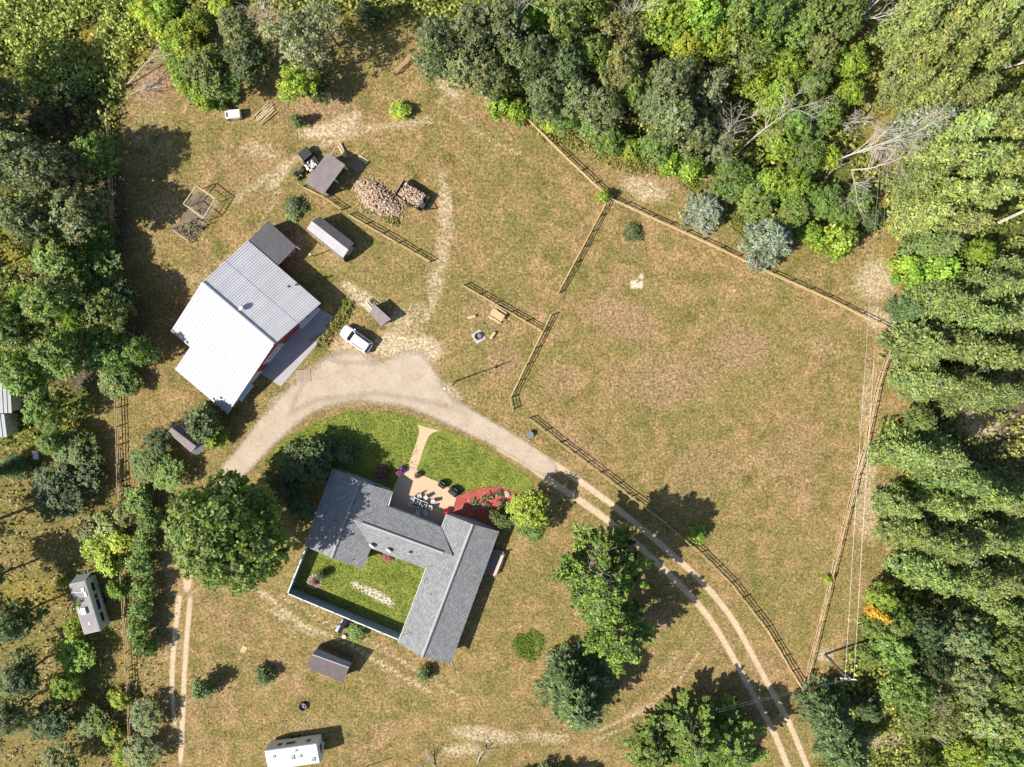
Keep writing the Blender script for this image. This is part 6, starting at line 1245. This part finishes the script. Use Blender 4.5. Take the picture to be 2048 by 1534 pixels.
clumps('garden_plants', 'mixed vegetable and flower plants inside the timber cage bed', scatter_in([[(392, 382), (424, 402), (402, 430), (374, 408)], [(392, 440), (412, 452), (384, 482), (350, 456)]], 9), .5, .24, [(.05, .09, .03), (.11, .16, .05), (.16, .15, .09)], 4, .15, 3)
clumps('bed_plants', 'low leafy plants in the red mulch bed', np.concatenate([rng.normal(0, .28, (26, 2)) + [P(*c).x, P(*c).y] for c in ((948, 1003), (965, 998), (980, 992), (1000, 985), (1004, 1003), (950, 1010), (975, 1012))]), .3, .2, [(.05, .08, .03), (.12, .17, .06), (.30, .33, .22)], 4, .1, 3)
# weed fringe at the firewood, along fences and the wood edge
fr = []
for ln, w, n in (([(770, 432), (800, 445)], 8, 260), ([(720, 405), (745, 425)], 6, 90), ([(1060, 250), (1180, 300), (1260, 330), (1350, 345), (1450, 420), (1500, 470)], 16, 1200), ([(1796, 480), (1830, 600), (1800, 640)], 10, 300), ([(640, 690), (700, 610)], 12, 200)):
    p3 = PP(ln); 
    for _ in range(n): i = random.randrange(len(p3)-1); q = p3[i].lerp(p3[i+1], random.random()); fr.append((q.x + random.gauss(0, w/14.3*.5), q.y + random.gauss(0, w/14.3*.5)))
clumps('weed_fringe', 'ragged bright weeds along the firewood and the wood edge', np.array(fr), .25, .26, [(.10, .16, .025), (.2, .22, .04), (.3, .26, .08)], 4, .15, 2)

# dry tussocks over the meadow, thin on the gravel
n = 95000; X = rng.uniform(-62, 68, n); Y = rng.uniform(-66, 48, n); d1 = vnoise(X, Y, 5, 21); d2 = vnoise(X, Y, 1.2, 22); keep = (d1*.5 + d2*.8) > .62
gxi = np.clip(np.searchsorted(gx, X)-1, 0, nx-2); gyi = np.clip(np.searchsorted(gy, Y)-1, 0, ny-2)
bare_ = L['bare'][gyi, gxi]; weed_ = L['weed'][gyi, gxi]; green_ = L['green'][gyi, gxi]; keep &= (rng.random(n) > bare_*.9) & (weed_ < .6)
for poly in ([(415, 1010), (548, 840), (690, 700), (870, 690), (960, 800), (1060, 890), (1160, 960), (1070, 1000), (990, 1040), (1010, 1080), (900, 1335), (560, 1190)], [(335, 660), (500, 470), (545, 435), (650, 600), (680, 640), (560, 780), (455, 830)],
             [(1000, 860), (1130, 930), (1345, 1095), (1450, 1200), (1560, 1385), (1640, 1560), (1570, 1560), (1500, 1400), (1400, 1230), (1260, 1085), (1110, 980), (980, 900)]): keep &= ~inside(PP(poly), X, Y)
for ln, w_ in (([(415, 1010), (455, 955), (500, 905), (548, 850), (610, 795), (690, 755), (760, 765), (830, 785), (905, 825), (990, 870), (1060, 912), (1120, 955), (1192, 1005), (1262, 1060), (1325, 1112), (1385, 1170), (1426, 1217), (1460, 1266), (1495, 1330), (1532, 1398), (1565, 1460), (1607, 1565)], 46), ([(405, 1020), (372, 1190), (362, 1300), (362, 1545)], 34)):
    keep &= seg_dist(PP(ln), X, Y) > w_/14.3/2*1.1
keep &= seg_dist(PP([(600, 780), (760, 740), (870, 780)]), X, Y) > 45/14.3
X, Y, green_, d1 = X[keep], Y[keep], green_[keep], d1[keep]; n = len(X); per = 2
base = np.repeat(np.column_stack([X, Y, np.full(n, .07)]), per, axis=0); m = len(base); pos = base + rng.normal(0, 1, (m, 3))*[.08, .08, .02]; pos[:, 2] = np.clip(pos[:, 2], .03, None)
dry = np.array([[.34, .26, .13], [.25, .19, .08], [.16, .14, .045], [.42, .33, .18]])[rng.integers(0, 4, m)]; grn = np.array([.12, .15, .03]); gm_ = np.repeat(np.clip(green_*.9 + (d1-.5)*.5, 0, .85), per)[:, None]
V, col = quads(pos, unit(m, 1.6), .12*rng.uniform(.5, 1.4, m), 1.3, unit(m, .8), (dry*1.15*(1-gm_) + grn*gm_*1.5)*rng.uniform(.7, 1.3, (m, 1)))
me = fast_mesh('dry_grass', V, 4, col); me.materials.append(M['blade']); tag(link('dry_grass', me), 'short dry tussocks of grass all over the meadow and yard', None, kind='stuff')
# lawn blades
X = rng.uniform(-36, 6, 60000); Y = rng.uniform(-50, 0, 60000)
k = inside(PP([(530, 922), (620, 848), (700, 824), (780, 824), (835, 842), (835, 940), (640, 955)]), X, Y) | inside(PP([(870, 868), (1000, 915), (1050, 955), (1020, 980), (915, 990), (840, 945)]), X, Y) | inside(PP([(622, 1110), (590, 1175), (798, 1260), (868, 1140), (745, 1090), (730, 1140)]), X, Y)
X, Y = X[k], Y[k]; m = len(X); pos = np.column_stack([X, Y, np.full(m, .06)]); g2 = vnoise(X, Y, 2.5, 31)[:, None]
V, col = quads(pos, unit(m, 1.6), .15*rng.uniform(.5, 1.3, m), 1.3, unit(m, .8), (np.array([.07, .12, .015])*(1-g2) + np.array([.19, .23, .04])*g2)*rng.uniform(.6, 1.4, (m, 1)))
me = fast_mesh('lawn_grass', V, 4, col); me.materials.append(M['blade']); tag(link('lawn_grass', me), 'green mown grass of the lawns round the house', None, kind='stuff')
